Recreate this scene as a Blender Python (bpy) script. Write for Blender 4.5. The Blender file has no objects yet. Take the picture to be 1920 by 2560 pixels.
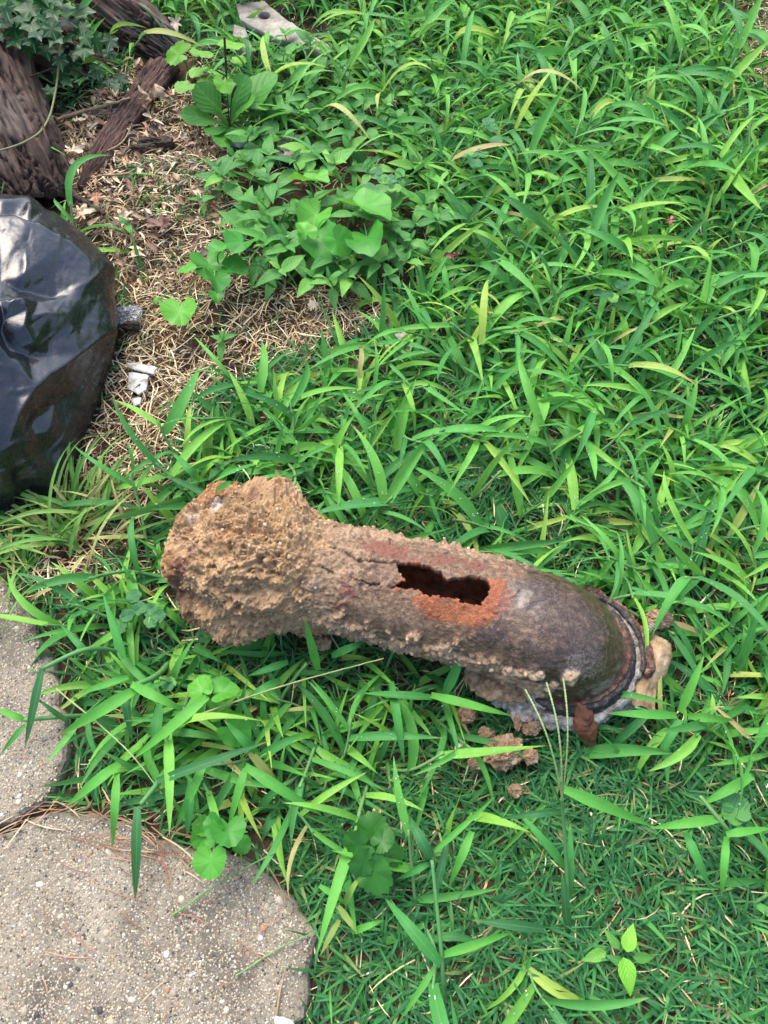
import bpy, math, random
import numpy as np
from mathutils import Matrix, Vector, Euler

S = bpy.context.scene
COL = S.collection
rng = np.random.default_rng(7)
random.seed(7)
PI = math.pi

# ------------------------------------------------------------------ camera, sky, sun, exposure
H = 0.8
PITCH = math.radians(62)
F = 1920.0
cp, sp = math.cos(PITCH), math.sin(PITCH)
cam = bpy.data.cameras.new('camera')
cam.lens = 27.0
cam.sensor_width = 36.0
cam.sensor_fit = 'AUTO'
cam.clip_start = 0.01
cam.clip_end = 500
cam_ob = bpy.data.objects.new('camera', cam)
cam_ob.location = (0, 0, H)
cam_ob.rotation_euler = (PI / 2 - PITCH, 0, 0)
COL.objects.link(cam_ob)
S.camera = cam_ob

SUN_EL, SUN_AZ = math.radians(58), math.radians(-28)      # azimuth from +Y towards +X
world = bpy.data.worlds.new('World')
S.world = world
world.use_nodes = True
wn = world.node_tree
bg = wn.nodes['Background']
sky = wn.nodes.new('ShaderNodeTexSky')
sky.sky_type = 'NISHITA'
sky.sun_disc = False
sky.sun_elevation = SUN_EL
sky.sun_rotation = SUN_AZ
sky.air_density = 1.0
sky.dust_density = 4.0
sky.ozone_density = 1.0
wn.links.new(sky.outputs[0], bg.inputs[0])
bg.inputs[1].default_value = 0.15
sun = bpy.data.lights.new('sun', 'SUN')
sun.energy = 1.15
sun.angle = math.radians(50)
sun.color = (1.0, 0.95, 0.86)
sun_ob = bpy.data.objects.new('sun', sun)
sd = Vector((math.sin(SUN_AZ) * math.cos(SUN_EL), math.cos(SUN_AZ) * math.cos(SUN_EL), math.sin(SUN_EL)))
sun_ob.rotation_euler = sd.to_track_quat('Z', 'Y').to_euler()
sun_ob.location = (0, 0, 5)
COL.objects.link(sun_ob)
vs = S.view_settings
vs.view_transform = 'Standard'
vs.look = 'None'
vs.gamma = 1.0
vs.use_curve_mapping = False
vs.exposure = 1.6
S.cycles.max_bounces = 8
S.cycles.transparent_max_bounces = 8


# ------------------------------------------------------------------ geometry helpers
def at(px, py, z=0.0):
    """ground position (at height z) seen at a place in the photograph"""
    u = (px - 960) / F
    v = (1280 - py) / F
    dx, dy, dz = u, cp + v * sp, -sp + v * cp
    t = (z - H) / dz
    return np.array([dx * t, dy * t, z + 0 * t])


def proj(p):
    q = np.asarray(p, float) - np.array([0, 0, H])
    dep = q[..., 1] * cp - q[..., 2] * sp
    dep = np.where(np.abs(dep) < 1e-4, 1e-4, dep)
    X = 960 + F * q[..., 0] / dep
    Y = 1280 - F * (q[..., 1] * sp + q[..., 2] * cp) / dep
    X = np.where(dep > 0, X, -9999)
    return X, Y


def pxs(px, py):
    """metres per photograph pixel at a place on the ground"""
    p = at(px, py)
    return math.sqrt(p[0] ** 2 + p[1] ** 2 + H * H) / F / math.sqrt(1 + ((px - 960) / F) ** 2 + ((1280 - py) / F) ** 2) * 1.0


def inside(x, y, poly):
    x = np.asarray(x, float)
    y = np.asarray(y, float)
    r = np.zeros(x.shape, bool)
    n = len(poly)
    for i in range(n):
        x0, y0 = poly[i][0], poly[i][1]
        x1, y1 = poly[(i + 1) % n][0], poly[(i + 1) % n][1]
        if y0 == y1:
            continue
        c = ((y0 > y) != (y1 > y)) & (x < (x1 - x0) * (y - y0) / (y1 - y0) + x0)
        r ^= c
    return r


def dist_poly(x, y, pts, closed=False):
    d = np.full(np.shape(x), 1e9)
    n = len(pts)
    for i in range(n if closed else n - 1):
        a = np.array(pts[i][:2], float)
        b = np.array(pts[(i + 1) % n][:2], float)
        ab = b - a
        t = np.clip(((x - a[0]) * ab[0] + (y - a[1]) * ab[1]) / max(ab @ ab, 1e-12), 0, 1)
        d = np.minimum(d, np.hypot(x - a[0] - t * ab[0], y - a[1] - t * ab[1]))
    return d


def _h(ix, iy, iz, seed):
    n = (ix.astype(np.uint32) * np.uint32(374761393) + iy.astype(np.uint32) * np.uint32(668265263)
         + iz.astype(np.uint32) * np.uint32(2147483647) + np.uint32(seed * 974711 + 1013))
    n = (n ^ (n >> np.uint32(13))) * np.uint32(1274126177)
    n = n ^ (n >> np.uint32(16))
    return (n & np.uint32(0xffffff)).astype(np.float64) / 0xffffff


def vnoise(p, seed=0):
    p = np.asarray(p, float)
    i = np.floor(p).astype(np.int64)
    f = p - i
    f = f * f * f * (f * (f * 6 - 15) + 10)
    r = 0
    for dx in (0, 1):
        wx = f[..., 0] if dx else 1 - f[..., 0]
        for dy in (0, 1):
            wy = f[..., 1] if dy else 1 - f[..., 1]
            for dz in (0, 1):
                wz = f[..., 2] if dz else 1 - f[..., 2]
                r = r + wx * wy * wz * _h(i[..., 0] + dx, i[..., 1] + dy, i[..., 2] + dz, seed)
    return r * 2 - 1


def fbm(p, octs=4, seed=0, gain=0.5, lac=2.03):
    a, r, q = 1.0, 0, np.asarray(p, float)
    for k in range(octs):
        r = r + a * vnoise(q, seed + k * 17)
        a *= gain
        q = q * lac + 11.3
    return r


def sstep(a, b, x):
    t = np.clip((x - a) / (b - a), 0, 1)
    return t * t * (3 - 2 * t)


def make_mesh(name, V, Fq, uv=None, attrs=None, mat=None, smooth=True, matidx=None):
    """V (n,3); Fq (m,3) or (m,4) int array; uv per vertex; attrs {name: per-vertex float or colour}"""
    me = bpy.data.meshes.new(name)
    V = np.ascontiguousarray(V, np.float32)
    Fq = np.ascontiguousarray(Fq, np.int32)
    k = Fq.shape[1]
    me.vertices.add(len(V))
    me.vertices.foreach_set('co', V.ravel())
    me.loops.add(Fq.size)
    me.loops.foreach_set('vertex_index', Fq.ravel())
    me.polygons.add(len(Fq))
    me.polygons.foreach_set('loop_start', np.arange(len(Fq), dtype=np.int32) * k)
    if smooth:
        me.polygons.foreach_set('use_smooth', np.ones(len(Fq), bool))
    if matidx is not None:
        me.polygons.foreach_set('material_index', np.asarray(matidx, np.int32))
    if uv is not None:
        l = me.uv_layers.new(name='UVMap')
        l.data.foreach_set('uv', np.ascontiguousarray(np.asarray(uv, np.float32)[Fq.ravel()]).ravel())
    for an, av in (attrs or {}).items():
        av = np.asarray(av, np.float32)
        if av.size == len(V):
            av = av.ravel()
        if av.ndim == 1:
            me.attributes.new(an, 'FLOAT', 'POINT').data.foreach_set('value', av)
        else:
            c = np.ones((len(av), 4), np.float32)
            c[:, :3] = av
            me.attributes.new(an, 'FLOAT_COLOR', 'POINT').data.foreach_set('color', c.ravel())
    for m in (mat if isinstance(mat, (list, tuple)) else [mat]):
        if m is not None:
            me.materials.append(m)
    me.update(calc_edges=True)
    return me


def link(name, data, parent=None, loc=None, rot=None, scale=None, label=None, cat=None, kind=None, group=None):
    o = bpy.data.objects.new(name, data)
    COL.objects.link(o)
    if parent is not None:
        o.parent = parent
    if loc is not None:
        o.location = [float(v) for v in loc]
    if rot is not None:
        o.rotation_euler = rot
    if scale is not None:
        o.scale = (scale,) * 3 if np.isscalar(scale) else scale
    if label:
        o['label'] = label
    if cat:
        o['category'] = cat
    if kind:
        o['kind'] = kind
    if group:
        o['group'] = group
    return o


def grid_faces(nu, nv, closed_v=False, off=0):
    """quads of a grid of nu rows by nv columns"""
    a = np.arange(nu - 1)[:, None]
    b = np.arange(nv if closed_v else nv - 1)[None, :]
    b2 = (b + 1) % nv
    q = np.stack([a * nv + b, a * nv + b2, (a + 1) * nv + b2, (a + 1) * nv + b], -1)
    return q.reshape(-1, 4) + off


def cat_meshes(parts):
    """parts: list of (V, F) -> joined"""
    Vs, Fs, o = [], [], 0
    for V, Fq in parts:
        Vs.append(V)
        Fs.append(Fq + o)
        o += len(V)
    return np.concatenate(Vs), np.concatenate(Fs)


def tube(path, rad, nseg=8, cap=True):
    path = np.asarray(path, float)
    n = len(path)
    rad = np.broadcast_to(np.asarray(rad, float), (n,))
    T = np.gradient(path, axis=0)
    T /= np.linalg.norm(T, axis=1)[:, None] + 1e-12
    ref = np.array([0, 0, 1.0])
    if abs(T[:, 2]).max() > 0.95:
        ref = np.array([0.3, 1, 0.1])
        ref /= np.linalg.norm(ref)
    B = np.cross(T, ref)
    B /= np.linalg.norm(B, axis=1)[:, None] + 1e-9
    N = np.cross(B, T)
    a = np.linspace(0, 2 * PI, nseg, endpoint=False)
    V = path[:, None] + rad[:, None, None] * (np.cos(a)[None, :, None] * N[:, None] + np.sin(a)[None, :, None] * B[:, None])
    V = V.reshape(-1, 3)
    Fq = grid_faces(n, nseg, True)
    if cap:
        V = np.concatenate([V, path[:1], path[-1:]])
        k = np.arange(nseg)
        k2 = (k + 1) % nseg
        c0 = np.full(nseg, n * nseg)
        c1 = c0 + 1
        Fq = np.concatenate([Fq, np.stack([k2, k, c0, c0], 1)[:, :4], np.stack([k + (n - 1) * nseg, k2 + (n - 1) * nseg, c1, c1], 1)])
        # degenerate quads are turned into fans with one shared corner: use tiny second centre instead
        V = np.concatenate([V, path[:1] + 1e-6, path[-1:] + 1e-6])
        Fq[-2 * nseg:-nseg, 3] = n * nseg + 2
        Fq[-nseg:, 3] = n * nseg + 3
    return V, Fq


def bez(pts, n):
    pts = np.asarray(pts, float)
    out = []
    m = len(pts)
    per = max(2, n // (m - 1))
    for i in range(m - 1):
        p0, p1, p2, p3 = pts[max(i - 1, 0)], pts[i], pts[i + 1], pts[min(i + 2, m - 1)]
        for t in np.linspace(0, 1, per, endpoint=False):
            out.append(.5 * (2 * p1 + (p2 - p0) * t + (2 * p0 - 5 * p1 + 4 * p2 - p3) * t * t + (3 * p1 - p0 - 3 * p2 + p3) * t ** 3))
    out.append(pts[-1])
    return np.array(out)


# icosphere base
def ico(sub):
    t = (1 + 5 ** .5) / 2
    v = [(-1, t, 0), (1, t, 0), (-1, -t, 0), (1, -t, 0), (0, -1, t), (0, 1, t), (0, -1, -t), (0, 1, -t), (t, 0, -1), (t, 0, 1), (-t, 0, -1), (-t, 0, 1)]
    v = [np.array(q) / math.sqrt(1 + t * t) for q in v]
    f = [(0, 11, 5), (0, 5, 1), (0, 1, 7), (0, 7, 10), (0, 10, 11), (1, 5, 9), (5, 11, 4), (11, 10, 2), (10, 7, 6), (7, 1, 8), (3, 9, 4), (3, 4, 2), (3, 2, 6), (3, 6, 8), (3, 8, 9), (4, 9, 5), (2, 4, 11), (6, 2, 10), (8, 6, 7), (9, 8, 1)]
    for _ in range(sub):
        c, nf = {}, []

        def mid(a, b):
            k = (min(a, b), max(a, b))
            if k not in c:
                m = v[a] + v[b]
                v.append(m / np.linalg.norm(m))
                c[k] = len(v) - 1
            return c[k]
        for a, b, d in f:
            x, y, z = mid(a, b), mid(b, d), mid(d, a)
            nf += [(a, x, z), (b, y, x), (d, z, y), (x, y, z)]
        f = nf
    return np.array(v), np.array(f)


ICO = [ico(k) for k in range(6)]
OCT = (np.array([(1, 0, 0), (-1, 0, 0), (0, 1, 0), (0, -1, 0), (0, 0, 1), (0, 0, -1.0)]), np.array([(0, 2, 4), (2, 1, 4), (1, 3, 4), (3, 0, 4), (2, 0, 5), (1, 2, 5), (3, 1, 5), (0, 3, 5)]))


def lump(sub, amp, freq, seed, fine=0.0, ff=6, squash=(1, 1, 1)):
    v, f = ICO[sub]
    d = 1 + amp * fbm(v * freq + seed * 3.1, 3, seed)
    if fine:
        d = d + fine * fbm(v * ff + seed, 3, seed + 5)
    return v * d[:, None] * np.array(squash), f


def scatter_lumps(pos, size, col, sub=0, squash=.7, seed=1, jitter=.25):
    """many small stones or crumbs in one mesh"""
    r = np.random.default_rng(seed)
    v, f = OCT if sub < 0 else ICO[sub]
    n = len(pos)
    vv = np.repeat(v[None], n, 0) * (1 + jitter * r.uniform(-1, 1, (n, len(v), 1)))
    vv *= np.stack([r.uniform(.7, 1.25, n), r.uniform(.7, 1.25, n), np.full(n, squash)], 1)[:, None]
    a = r.uniform(0, 2 * PI, n)
    c, s = np.cos(a)[:, None], np.sin(a)[:, None]
    x = vv[..., 0] * c - vv[..., 1] * s
    y = vv[..., 0] * s + vv[..., 1] * c
    vv = np.stack([x, y, vv[..., 2]], -1) * np.asarray(size)[:, None, None] + np.asarray(pos)[:, None]
    ff = (f[None] + (np.arange(n) * len(v))[:, None, None]).reshape(-1, 3)
    cc = np.repeat(np.asarray(col)[:, None], len(v), 1).reshape(-1, 3)
    return vv.reshape(-1, 3), ff, cc


# ------------------------------------------------------------------ blades (grass and straw)
def blades(P0, P1, P2, W, roll, twist, n=7, fold=.22, base=.6, cross=3, pw=2.2):
    """ribbons along quadratic curves; returns V, F, uv"""
    P0, P1, P2 = [np.atleast_2d(np.asarray(q, float)) for q in (P0, P1, P2)]
    N = len(P0)
    t = np.linspace(0, 1, n + 1)
    a, b, c = (1 - t) ** 2, 2 * t * (1 - t), t * t
    C = P0[:, None] * a[None, :, None] + P1[:, None] * b[None, :, None] + P2[:, None] * c[None, :, None]
    T = np.gradient(C, axis=1)
    T /= np.linalg.norm(T, axis=2, keepdims=True) + 1e-12
    h = (P2 - P0)[:, :2]
    h = h / (np.linalg.norm(h, axis=1, keepdims=True) + 1e-9)
    Sd = np.stack([h[:, 1], -h[:, 0], 0 * h[:, 0]], 1)[:, None].repeat(n + 1, 1)
    Nn = np.cross(Sd, T)
    ang = np.asarray(roll)[:, None] + np.asarray(twist)[:, None] * t[None]
    ca, sa = np.cos(ang)[..., None], np.sin(ang)[..., None]
    S2 = Sd * ca + Nn * sa
    N2 = Nn * ca - Sd * sa
    w = (base + (1 - base) * sstep(0, .3, t)) * (1 - t ** pw)
    w = np.maximum(w, .02)
    ww = (np.asarray(W)[:, None] * w[None] / 2)[..., None]
    if cross == 3:
        V = np.stack([C - S2 * ww + N2 * ww * fold * 2, C, C + S2 * ww + N2 * ww * fold * 2], 2)
        us = np.array([0, .5, 1])
    else:
        V = np.stack([C - S2 * ww, C + S2 * ww], 2)
        us = np.array([0, 1.0])
    k = len(us)
    uv = np.stack(np.broadcast_arrays(us[None, None, :], t[None, :, None] + np.zeros((N, 1, 1))), -1).reshape(-1, 2)
    f1 = grid_faces(n + 1, k)
    Fq = (f1[None] + (np.arange(N) * (n + 1) * k)[:, None, None]).reshape(-1, 4)
    return V.reshape(-1, 3), Fq, uv, (n + 1) * k


# ------------------------------------------------------------------ leaf shapes (tip along +Y, base at origin, unit length)
def strip_leaf(wfun, nl=8, nc=4, fold=.15, droop=.3, wave=0.0, seed=0):
    t = np.linspace(0, 1, nl + 1)
    u = np.linspace(-1, 1, nc + 1)
    w = wfun(t)
    X = u[None, :] * w[:, None]
    ph = droop * t
    Y = np.where(droop == 0, t, np.sin(ph) / droop if droop else t)[:, None] + 0 * X
    Z = (-(1 - np.cos(ph)) / droop if droop else 0 * t)[:, None] + np.abs(X) * fold + wave * np.sin(t * 9 + seed)[:, None] * u[None] ** 2 * w[:, None] * np.sign(u)[None]
    V = np.stack([X, Y, Z], -1).reshape(-1, 3)
    uv = np.stack([(u[None] * .5 + .5) + 0 * X, t[:, None] + 0 * X], -1).reshape(-1, 2)
    return V, grid_faces(nl + 1, nc + 1), uv


def polar_leaf(rfun, na=48, nr=5, cup=.15, wave=.04, droop=.25, seed=0, center=(0, 0)):
    """leaf as a fan round the point where its stalk joins; rfun(angle) with angle 0 at the tip"""
    a = np.linspace(-PI, PI, na, endpoint=False)
    r = rfun(a)
    q = np.linspace(0, 1, nr + 1)[1:]
    X = q[:, None] * (np.sin(a) * r)[None]
    Y = q[:, None] * (np.cos(a) * r)[None]
    Z = cup * (np.abs(X) ** 1.5) + wave * q[:, None] ** 2 * np.sin(a * 5 + seed)[None] - droop * (np.maximum(Y, 0) ** 2) * .6
    V = np.stack([X, Y, Z], -1).reshape(-1, 3)
    V = np.concatenate([np.zeros((1, 3)), V])
    Fq = grid_faces(nr, na, True, 1)
    k = np.arange(0, na, 2)
    fan = np.stack([0 * k, 1 + (k + 2) % na, 1 + (k + 1) % na, 1 + k], 1)
    Fq = np.concatenate([Fq, fan])
    uv = np.stack([V[:, 0] * .5 + .5, V[:, 1] * .5 + .5], 1)
    return V, Fq, uv


def heart_r(a):
    x = np.abs(a)
    r = .95 - .36 * np.sin(np.clip(x, 0, PI) * .5) ** 1.0 + .22 * np.exp(-((x - 2.35) / .5) ** 2) + .10 * np.exp(-((x - 1.3) / .6) ** 2)
    r -= .42 * np.exp(-((x - PI) / .26) ** 2)
    r += .07 * np.exp(-(x / .22) ** 2)
    return r * (1 + .022 * np.sign(np.sin(a * 13)) * np.abs(np.sin(a * 13)) ** .6)


def kidney_r(a):
    x = np.abs(a)
    r = .78 - .12 * np.cos(a) * 0 + .1 * np.exp(-((x - 2.0) / .7) ** 2) - .40 * np.exp(-((x - PI) / .3) ** 2)
    return r * (1 + .035 * np.sin(a * 14))


def ivy_r(a):
    x = np.abs(a)
    r = .46 + .54 * np.exp(-x / .30) + .40 * np.exp(-np.abs(x - 1.02) / .24) + .16 * np.exp(-np.abs(x - 2.05) / .26)
    return r - .25 * np.exp(-((x - PI) / .25) ** 2)


def scallop_r(a):
    x = np.abs(a)
    r = .86 - .12 * np.sin(x * .5) - .45 * np.exp(-((x - PI) / .25) ** 2)
    return r * (1 + .10 * np.abs(np.sin(a * 6.5)) + .04 * np.sin(a * 19))


def clover_r(a):
    x = np.abs(a)
    r = 1.0 * np.cos(np.clip(x * .82, 0, PI / 2)) ** .45 * (x < 1.85) + .06
    return r - .16 * np.exp(-(x / .22) ** 2)


def oak_r(a):
    x = np.abs(a)
    return (.45 + .5 * np.exp(-(x / .7) ** 2) + .18 * np.cos(x * 9)) * (1 - .3 * np.exp(-((x - PI) / .4) ** 2))


# ------------------------------------------------------------------ materials
class NT:
    def __init__(s, name):
        s.m = bpy.data.materials.new(name)
        s.m.use_nodes = True
        s.t = s.m.node_tree
        s.b = s.t.nodes['Principled BSDF']
        s.out = s.t.nodes['Material Output']

    def n(s, typ, **kw):
        x = s.t.nodes.new('ShaderNode' + typ)
        for k, v in kw.items():
            if k.startswith('i_'):
                x.inputs[k[2:].replace('_', ' ')].default_value = v
            else:
                setattr(x, k, v)
        return x

    def l(s, a, b):
        s.t.links.new(a, b)

    def val(s, x, sock):
        if isinstance(x, (int, float)):
            sock.default_value = x
        elif isinstance(x, tuple):
            sock.default_value = (*x, 1) if len(x) == 3 and sock.type == 'RGBA' else x
        else:
            s.l(x, sock)

    def math(s, op, a, b=0.0, clamp=False):
        x = s.n('Math', operation=op, use_clamp=clamp)
        s.val(a, x.inputs[0])
        s.val(b, x.inputs[1])
        return x.outputs[0]

    def mix(s, fac, a, b, blend='MIX'):
        x = s.n('Mix', data_type='RGBA', blend_type=blend)
        s.val(fac, x.inputs[0])
        s.val(a, x.inputs[6])
        s.val(b, x.inputs[7])
        return x.outputs[2]

    def ramp(s, fac, stops, interp='LINEAR'):
        x = s.n('ValToRGB')
        x.color_ramp.interpolation = interp
        e = x.color_ramp.elements
        while len(e) < len(stops):
            e.new(.5)
        for k, (p, c) in enumerate(stops):
            e[k].position = p
            e[k].color = (*c, 1) if not np.isscalar(c) else (c, c, c, 1)
        s.val(fac, x.inputs[0])
        return x.outputs[0]

    def noise(s, scale, detail=4, rough=.55, vec=None, dist=0.0):
        x = s.n('TexNoise', i_Scale=scale, i_Detail=detail, i_Roughness=rough, i_Distortion=dist)
        if vec is not None:
            s.l(vec, x.inputs['Vector'])
        return x.outputs[0]

    def attr(s, name):
        return s.n('Attribute', attribute_name=name)

    def obj(s):
        return s.n('TexCoord').outputs['Object']

    def bump(s, height, strength=.5, dist=.002, prev=None):
        x = s.n('Bump', i_Strength=strength, i_Distance=dist)
        s.l(height, x.inputs['Height'])
        if prev is not None:
            s.l(prev, x.inputs['Normal'])
        return x.outputs[0]

    def set(s, **kw):
        for k, v in kw.items():
            s.val(v, s.b.inputs[k.replace('_', ' ')])


def foliage(name, stops, use_attr=False, vein='grass', rough=.42, trans=.35, veincol=(.16, .30, .10), veinamt=.35, spec=.2, glow=None):
    m = NT(name)
    if use_attr:
        r = m.attr('tint').outputs['Fac']
    else:
        r = m.n('ObjectInfo').outputs['Random']
    col = m.ramp(r, stops)
    uvn = m.n('UVMap')
    uvn.uv_map = 'UVMap'
    sep = m.n('SeparateXYZ')
    m.l(uvn.outputs[0], sep.inputs[0])
    u, v = sep.outputs[0], sep.outputs[1]
    pos = m.n('NewGeometry').outputs['Position']
    nz = m.noise(60, 3, .6, pos)
    col = m.mix(m.math('MULTIPLY', m.math('SUBTRACT', nz, .35, True), .9), col, (.055, .13, .02), 'MIX') if vein == 'grass' and False else col
    hsv = m.n('HueSaturation')
    m.l(col, hsv.inputs['Color'])
    m.l(m.math('ADD', m.math('MULTIPLY', nz, .6), .72), hsv.inputs['Value'])
    col = hsv.outputs[0]
    bumpn = None
    if vein == 'grass':
        d = m.math('ABSOLUTE', m.math('SUBTRACT', u, .5))
        mid = m.math('LESS_THAN', d, .05)
        col = m.mix(m.math('MULTIPLY', mid, veinamt), col, veincol)
        st = m.math('SINE', m.math('MULTIPLY', u, 62))
        col = m.mix(m.math('MULTIPLY', m.math('ADD', m.math('MULTIPLY', st, .5), .5), .22), col, veincol)
        sel = m.math('GREATER_THAN', m.math('FRACT', m.math('MULTIPLY', r, 37.7)), .55)
        tip = m.math('MULTIPLY', m.math('MULTIPLY', m.math('SUBTRACT', v, .86), 7.0, True), sel, True)
        col = m.mix(m.math('MULTIPLY', tip, .8), col, (.34, .26, .11))
        fl = m.ramp(m.noise(330, 3, .6, pos), [(.66, 0.), (.74, .5)])
        col = m.mix(fl, col, (.30, .30, .10))
        bumpn = m.bump(st, .25, .0004)
    elif vein == 'pinnate':
        d = m.math('ABSOLUTE', m.math('SUBTRACT', u, .5))
        mid = m.math('LESS_THAN', d, .035)
        w = m.math('SINE', m.math('MULTIPLY', m.math('SUBTRACT', v, m.math('MULTIPLY', d, .7)), 44))
        side = m.math('GREATER_THAN', w, .86)
        f = m.math('MAXIMUM', mid, m.math('MULTIPLY', side, .55))
        col = m.mix(m.math('MULTIPLY', f, veinamt), col, veincol)
        bumpn = m.bump(w, .3, .0006)
    else:                                   # veins spread from the stalk
        x = m.math('SUBTRACT', u, .5)
        y = m.math('SUBTRACT', v, .5)
        ang = m.math('ARCTAN2', x, y)
        k = 6.3 if vein == 'ivy' else 9.0
        rad = m.math('SQRT', m.math('ADD', m.math('MULTIPLY', x, x), m.math('MULTIPLY', y, y)))
        lat = m.math('MULTIPLY', m.math('ABSOLUTE', m.math('SINE', m.math('MULTIPLY', ang, k / 2))), rad)
        line = m.math('MULTIPLY', m.math('SUBTRACT', 1.0, m.math('MULTIPLY', lat, 15 if vein == 'ivy' else 16), True), m.math('MULTIPLY', m.math('SUBTRACT', rad, .09, True), 6.0, True))
        col = m.mix(m.math('MULTIPLY', line, veinamt), col, veincol)
        bumpn = m.bump(m.math('ADD', lat, m.math('MULTIPLY', nz, .05)), .3, .0015)
    m.set(Base_Color=col, Roughness=rough, Normal=bumpn, Specular_IOR_Level=spec)
    if trans:
        tr = m.n('BsdfTranslucent')
        m.l(m.mix(.5, col, (.20, .42, .03), 'MIX'), tr.inputs[0])
        mx = m.n('MixShader')
        mx.inputs[0].default_value = trans
        m.l(m.b.outputs[0], mx.inputs[1])
        m.l(tr.outputs[0], mx.inputs[2])
        m.l(mx.outputs[0], m.out.inputs[0])
    return m.m


G_CRAB = [(0, (.026, .170, .046)), (.22, (.048, .250, .054)), (.52, (.084, .345, .056)), (.76, (.140, .420, .058)), (.92, (.215, .48, .062)), (.972, (.33, .46, .08)), (.99, (.42, .43, .14)), (1, (.40, .29, .14))]
M_CRAB = foliage('crabgrass_leaf', G_CRAB)
M_CRABS = foliage('crabgrass_leaf_mass', G_CRAB, True)
M_TURF = foliage('turf_leaf', [(0, (.014, .100, .044)), (.4, (.025, .165, .062)), (.75, (.044, .235, .068)), (.93, (.10, .31, .07)), (1, (.32, .30, .13))], True, rough=.38)
M_STEM = foliage('grass_stem', [(0, (.05, .17, .05)), (.5, (.09, .24, .08)), (1, (.14, .25, .09))], trans=.1)
M_SEED = foliage('seed_spike', [(0, (.17, .26, .10)), (1, (.24, .30, .13))], trans=.1)
M_VIOLET = foliage('violet_leaf', [(0, (.038, .20, .032)), (.5, (.070, .29, .040)), (1, (.13, .39, .050))], vein='palm', veincol=(.022, .13, .025), veinamt=.6, rough=.36)
M_CHICK = foliage('weed_leaf', [(0, (.038, .165, .042)), (.5, (.070, .25, .052)), (.9, (.11, .32, .058)), (1, (.17, .40, .06))], vein='pinnate', veincol=(.13, .30, .09), veinamt=.5, rough=.42)
M_IVY = foliage('ivy_leaf', [(0, (.006, .032, .012)), (.5, (.011, .052, .016)), (.9, (.018, .075, .02)), (1, (.05, .16, .03))], vein='ivy', veincol=(.13, .24, .10), veinamt=.8, rough=.36, trans=.12, spec=.14)
M_LIME = foliage('lime_leaf', [(0, (.10, .29, .03)), (1, (.16, .38, .045))], vein='palm', veincol=(.07, .22, .03), veinamt=.4)
M_LIMEP = foliage('bright_leaf', [(0, (.13, .38, .035)), (1, (.19, .46, .05))], vein='pinnate', veincol=(.22, .46, .10), veinamt=.4)
M_DARKL = foliage('dark_broad_leaf', [(0, (.022, .11, .02)), (1, (.035, .15, .025))], vein='palm', veincol=(.08, .22, .05), veinamt=.4, rough=.3)
M_CLOVER = foliage('clover_leaf', [(0, (.035, .14, .055)), (.7, (.06, .20, .07)), (1, (.14, .34, .05))], vein='pinnate', veincol=(.10, .24, .10), veinamt=.2)
M_FADED = foliage('faded_grass_leaf', [(0, (.09, .28, .05)), (.5, (.18, .36, .08)), (.8, (.36, .40, .14)), (1, (.42, .32, .17))])


def plain(name, stops, rough=.7, scale=80, bump=.4, dist=.001, use_attr=None, spec=.3, bscale=400):
    m = NT(name)
    pos = m.obj()
    if use_attr:
        col = m.attr(use_attr).outputs['Color']
        nz = m.noise(scale, 4, .6, pos)
        hsv = m.n('HueSaturation')
        m.l(col, hsv.inputs['Color'])
        m.l(m.math('ADD', m.math('MULTIPLY', nz, .7), .65), hsv.inputs['Value'])
        col = hsv.outputs[0]
    else:
        col = m.ramp(m.noise(scale, 5, .65, pos), stops)
    m.set(Base_Color=col, Roughness=rough, Specular_IOR_Level=spec, Normal=m.bump(m.noise(bscale, 4, .6, pos), bump, dist))
    return m.m


M_STRAW = plain('dry_straw', None, .6, 200, .2, .0004, use_attr='tint')
M_DEAD = plain('dead_leaf', None, .55, 150, .5, .0012, use_attr='tint', bscale=300)
M_STONE = plain('stone_grain', None, .55, 300, .3, .0005, use_attr='tint', bscale=900)
M_CLOD = plain('soil_clod', [(.3, (.10, .055, .032)), (.5, (.27, .175, .105)), (.7, (.43, .31, .20))], .9, 110, .8, .002, spec=.15)
M_WOODPALE = plain('weathered_pale_wood', [(.3, (.12, .10, .08)), (.5, (.26, .235, .195)), (.75, (.40, .37, .33))], .75, 40, .6, .002)
M_WHITE = plain('white_flake', [(.35, (.14, .12, .09)), (.5, (.34, .35, .34)), (.65, (.42, .45, .45))], .5, 60, .3, .001)
M_TWIG = plain('twig_bark', [(.3, (.018, .013, .010)), (.7, (.075, .050, .036))], .8, 90, .8, .002)


def wet_drop():
    m = NT('dew_drop')
    m.set(Base_Color=(.9, .95, .95), Roughness=.04, IOR=1.33, Transmission_Weight=.75, Specular_IOR_Level=.8)
    return m.m


M_DEW = wet_drop()

# ------------------------------------------------------------------ plan of the place (photograph coordinates)
SLAB_A = [(-260, 1380), (-40, 1425), (30, 1470), (80, 1530), (120, 1610), (150, 1700), (172, 1790), (176, 1880), (166, 1960), (132, 2014), (62, 2048), (0, 2073), (-260, 2124)]
SLAB_B = [(-260, 2150), (0, 2084), (66, 2059), (136, 2025), (180, 2034), (250, 2036), (330, 2062), (400, 2096), (470, 2120), (540, 2118), (600, 2130), (655, 2165), (715, 2225), (765, 2290), (800, 2345), (790, 2400), (772, 2450), (765, 2500), (745, 2560), (700, 2680), (600, 2900), (-260, 2900)]
BARE = [(160, 300), (430, 90), (520, 130), (560, 300), (600, 420), (560, 480), (600, 560), (560, 680), (700, 720), (900, 700), (960, 745), (930, 830), (780, 850), (690, 880), (560, 930), (520, 980), (470, 1030), (440, 1120), (420, 1200), (350, 1330), (260, 1400), (150, 1480), (60, 1450), (120, 1250), (230, 1050), (300, 850), (320, 740), (240, 600), (150, 520)]
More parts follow.
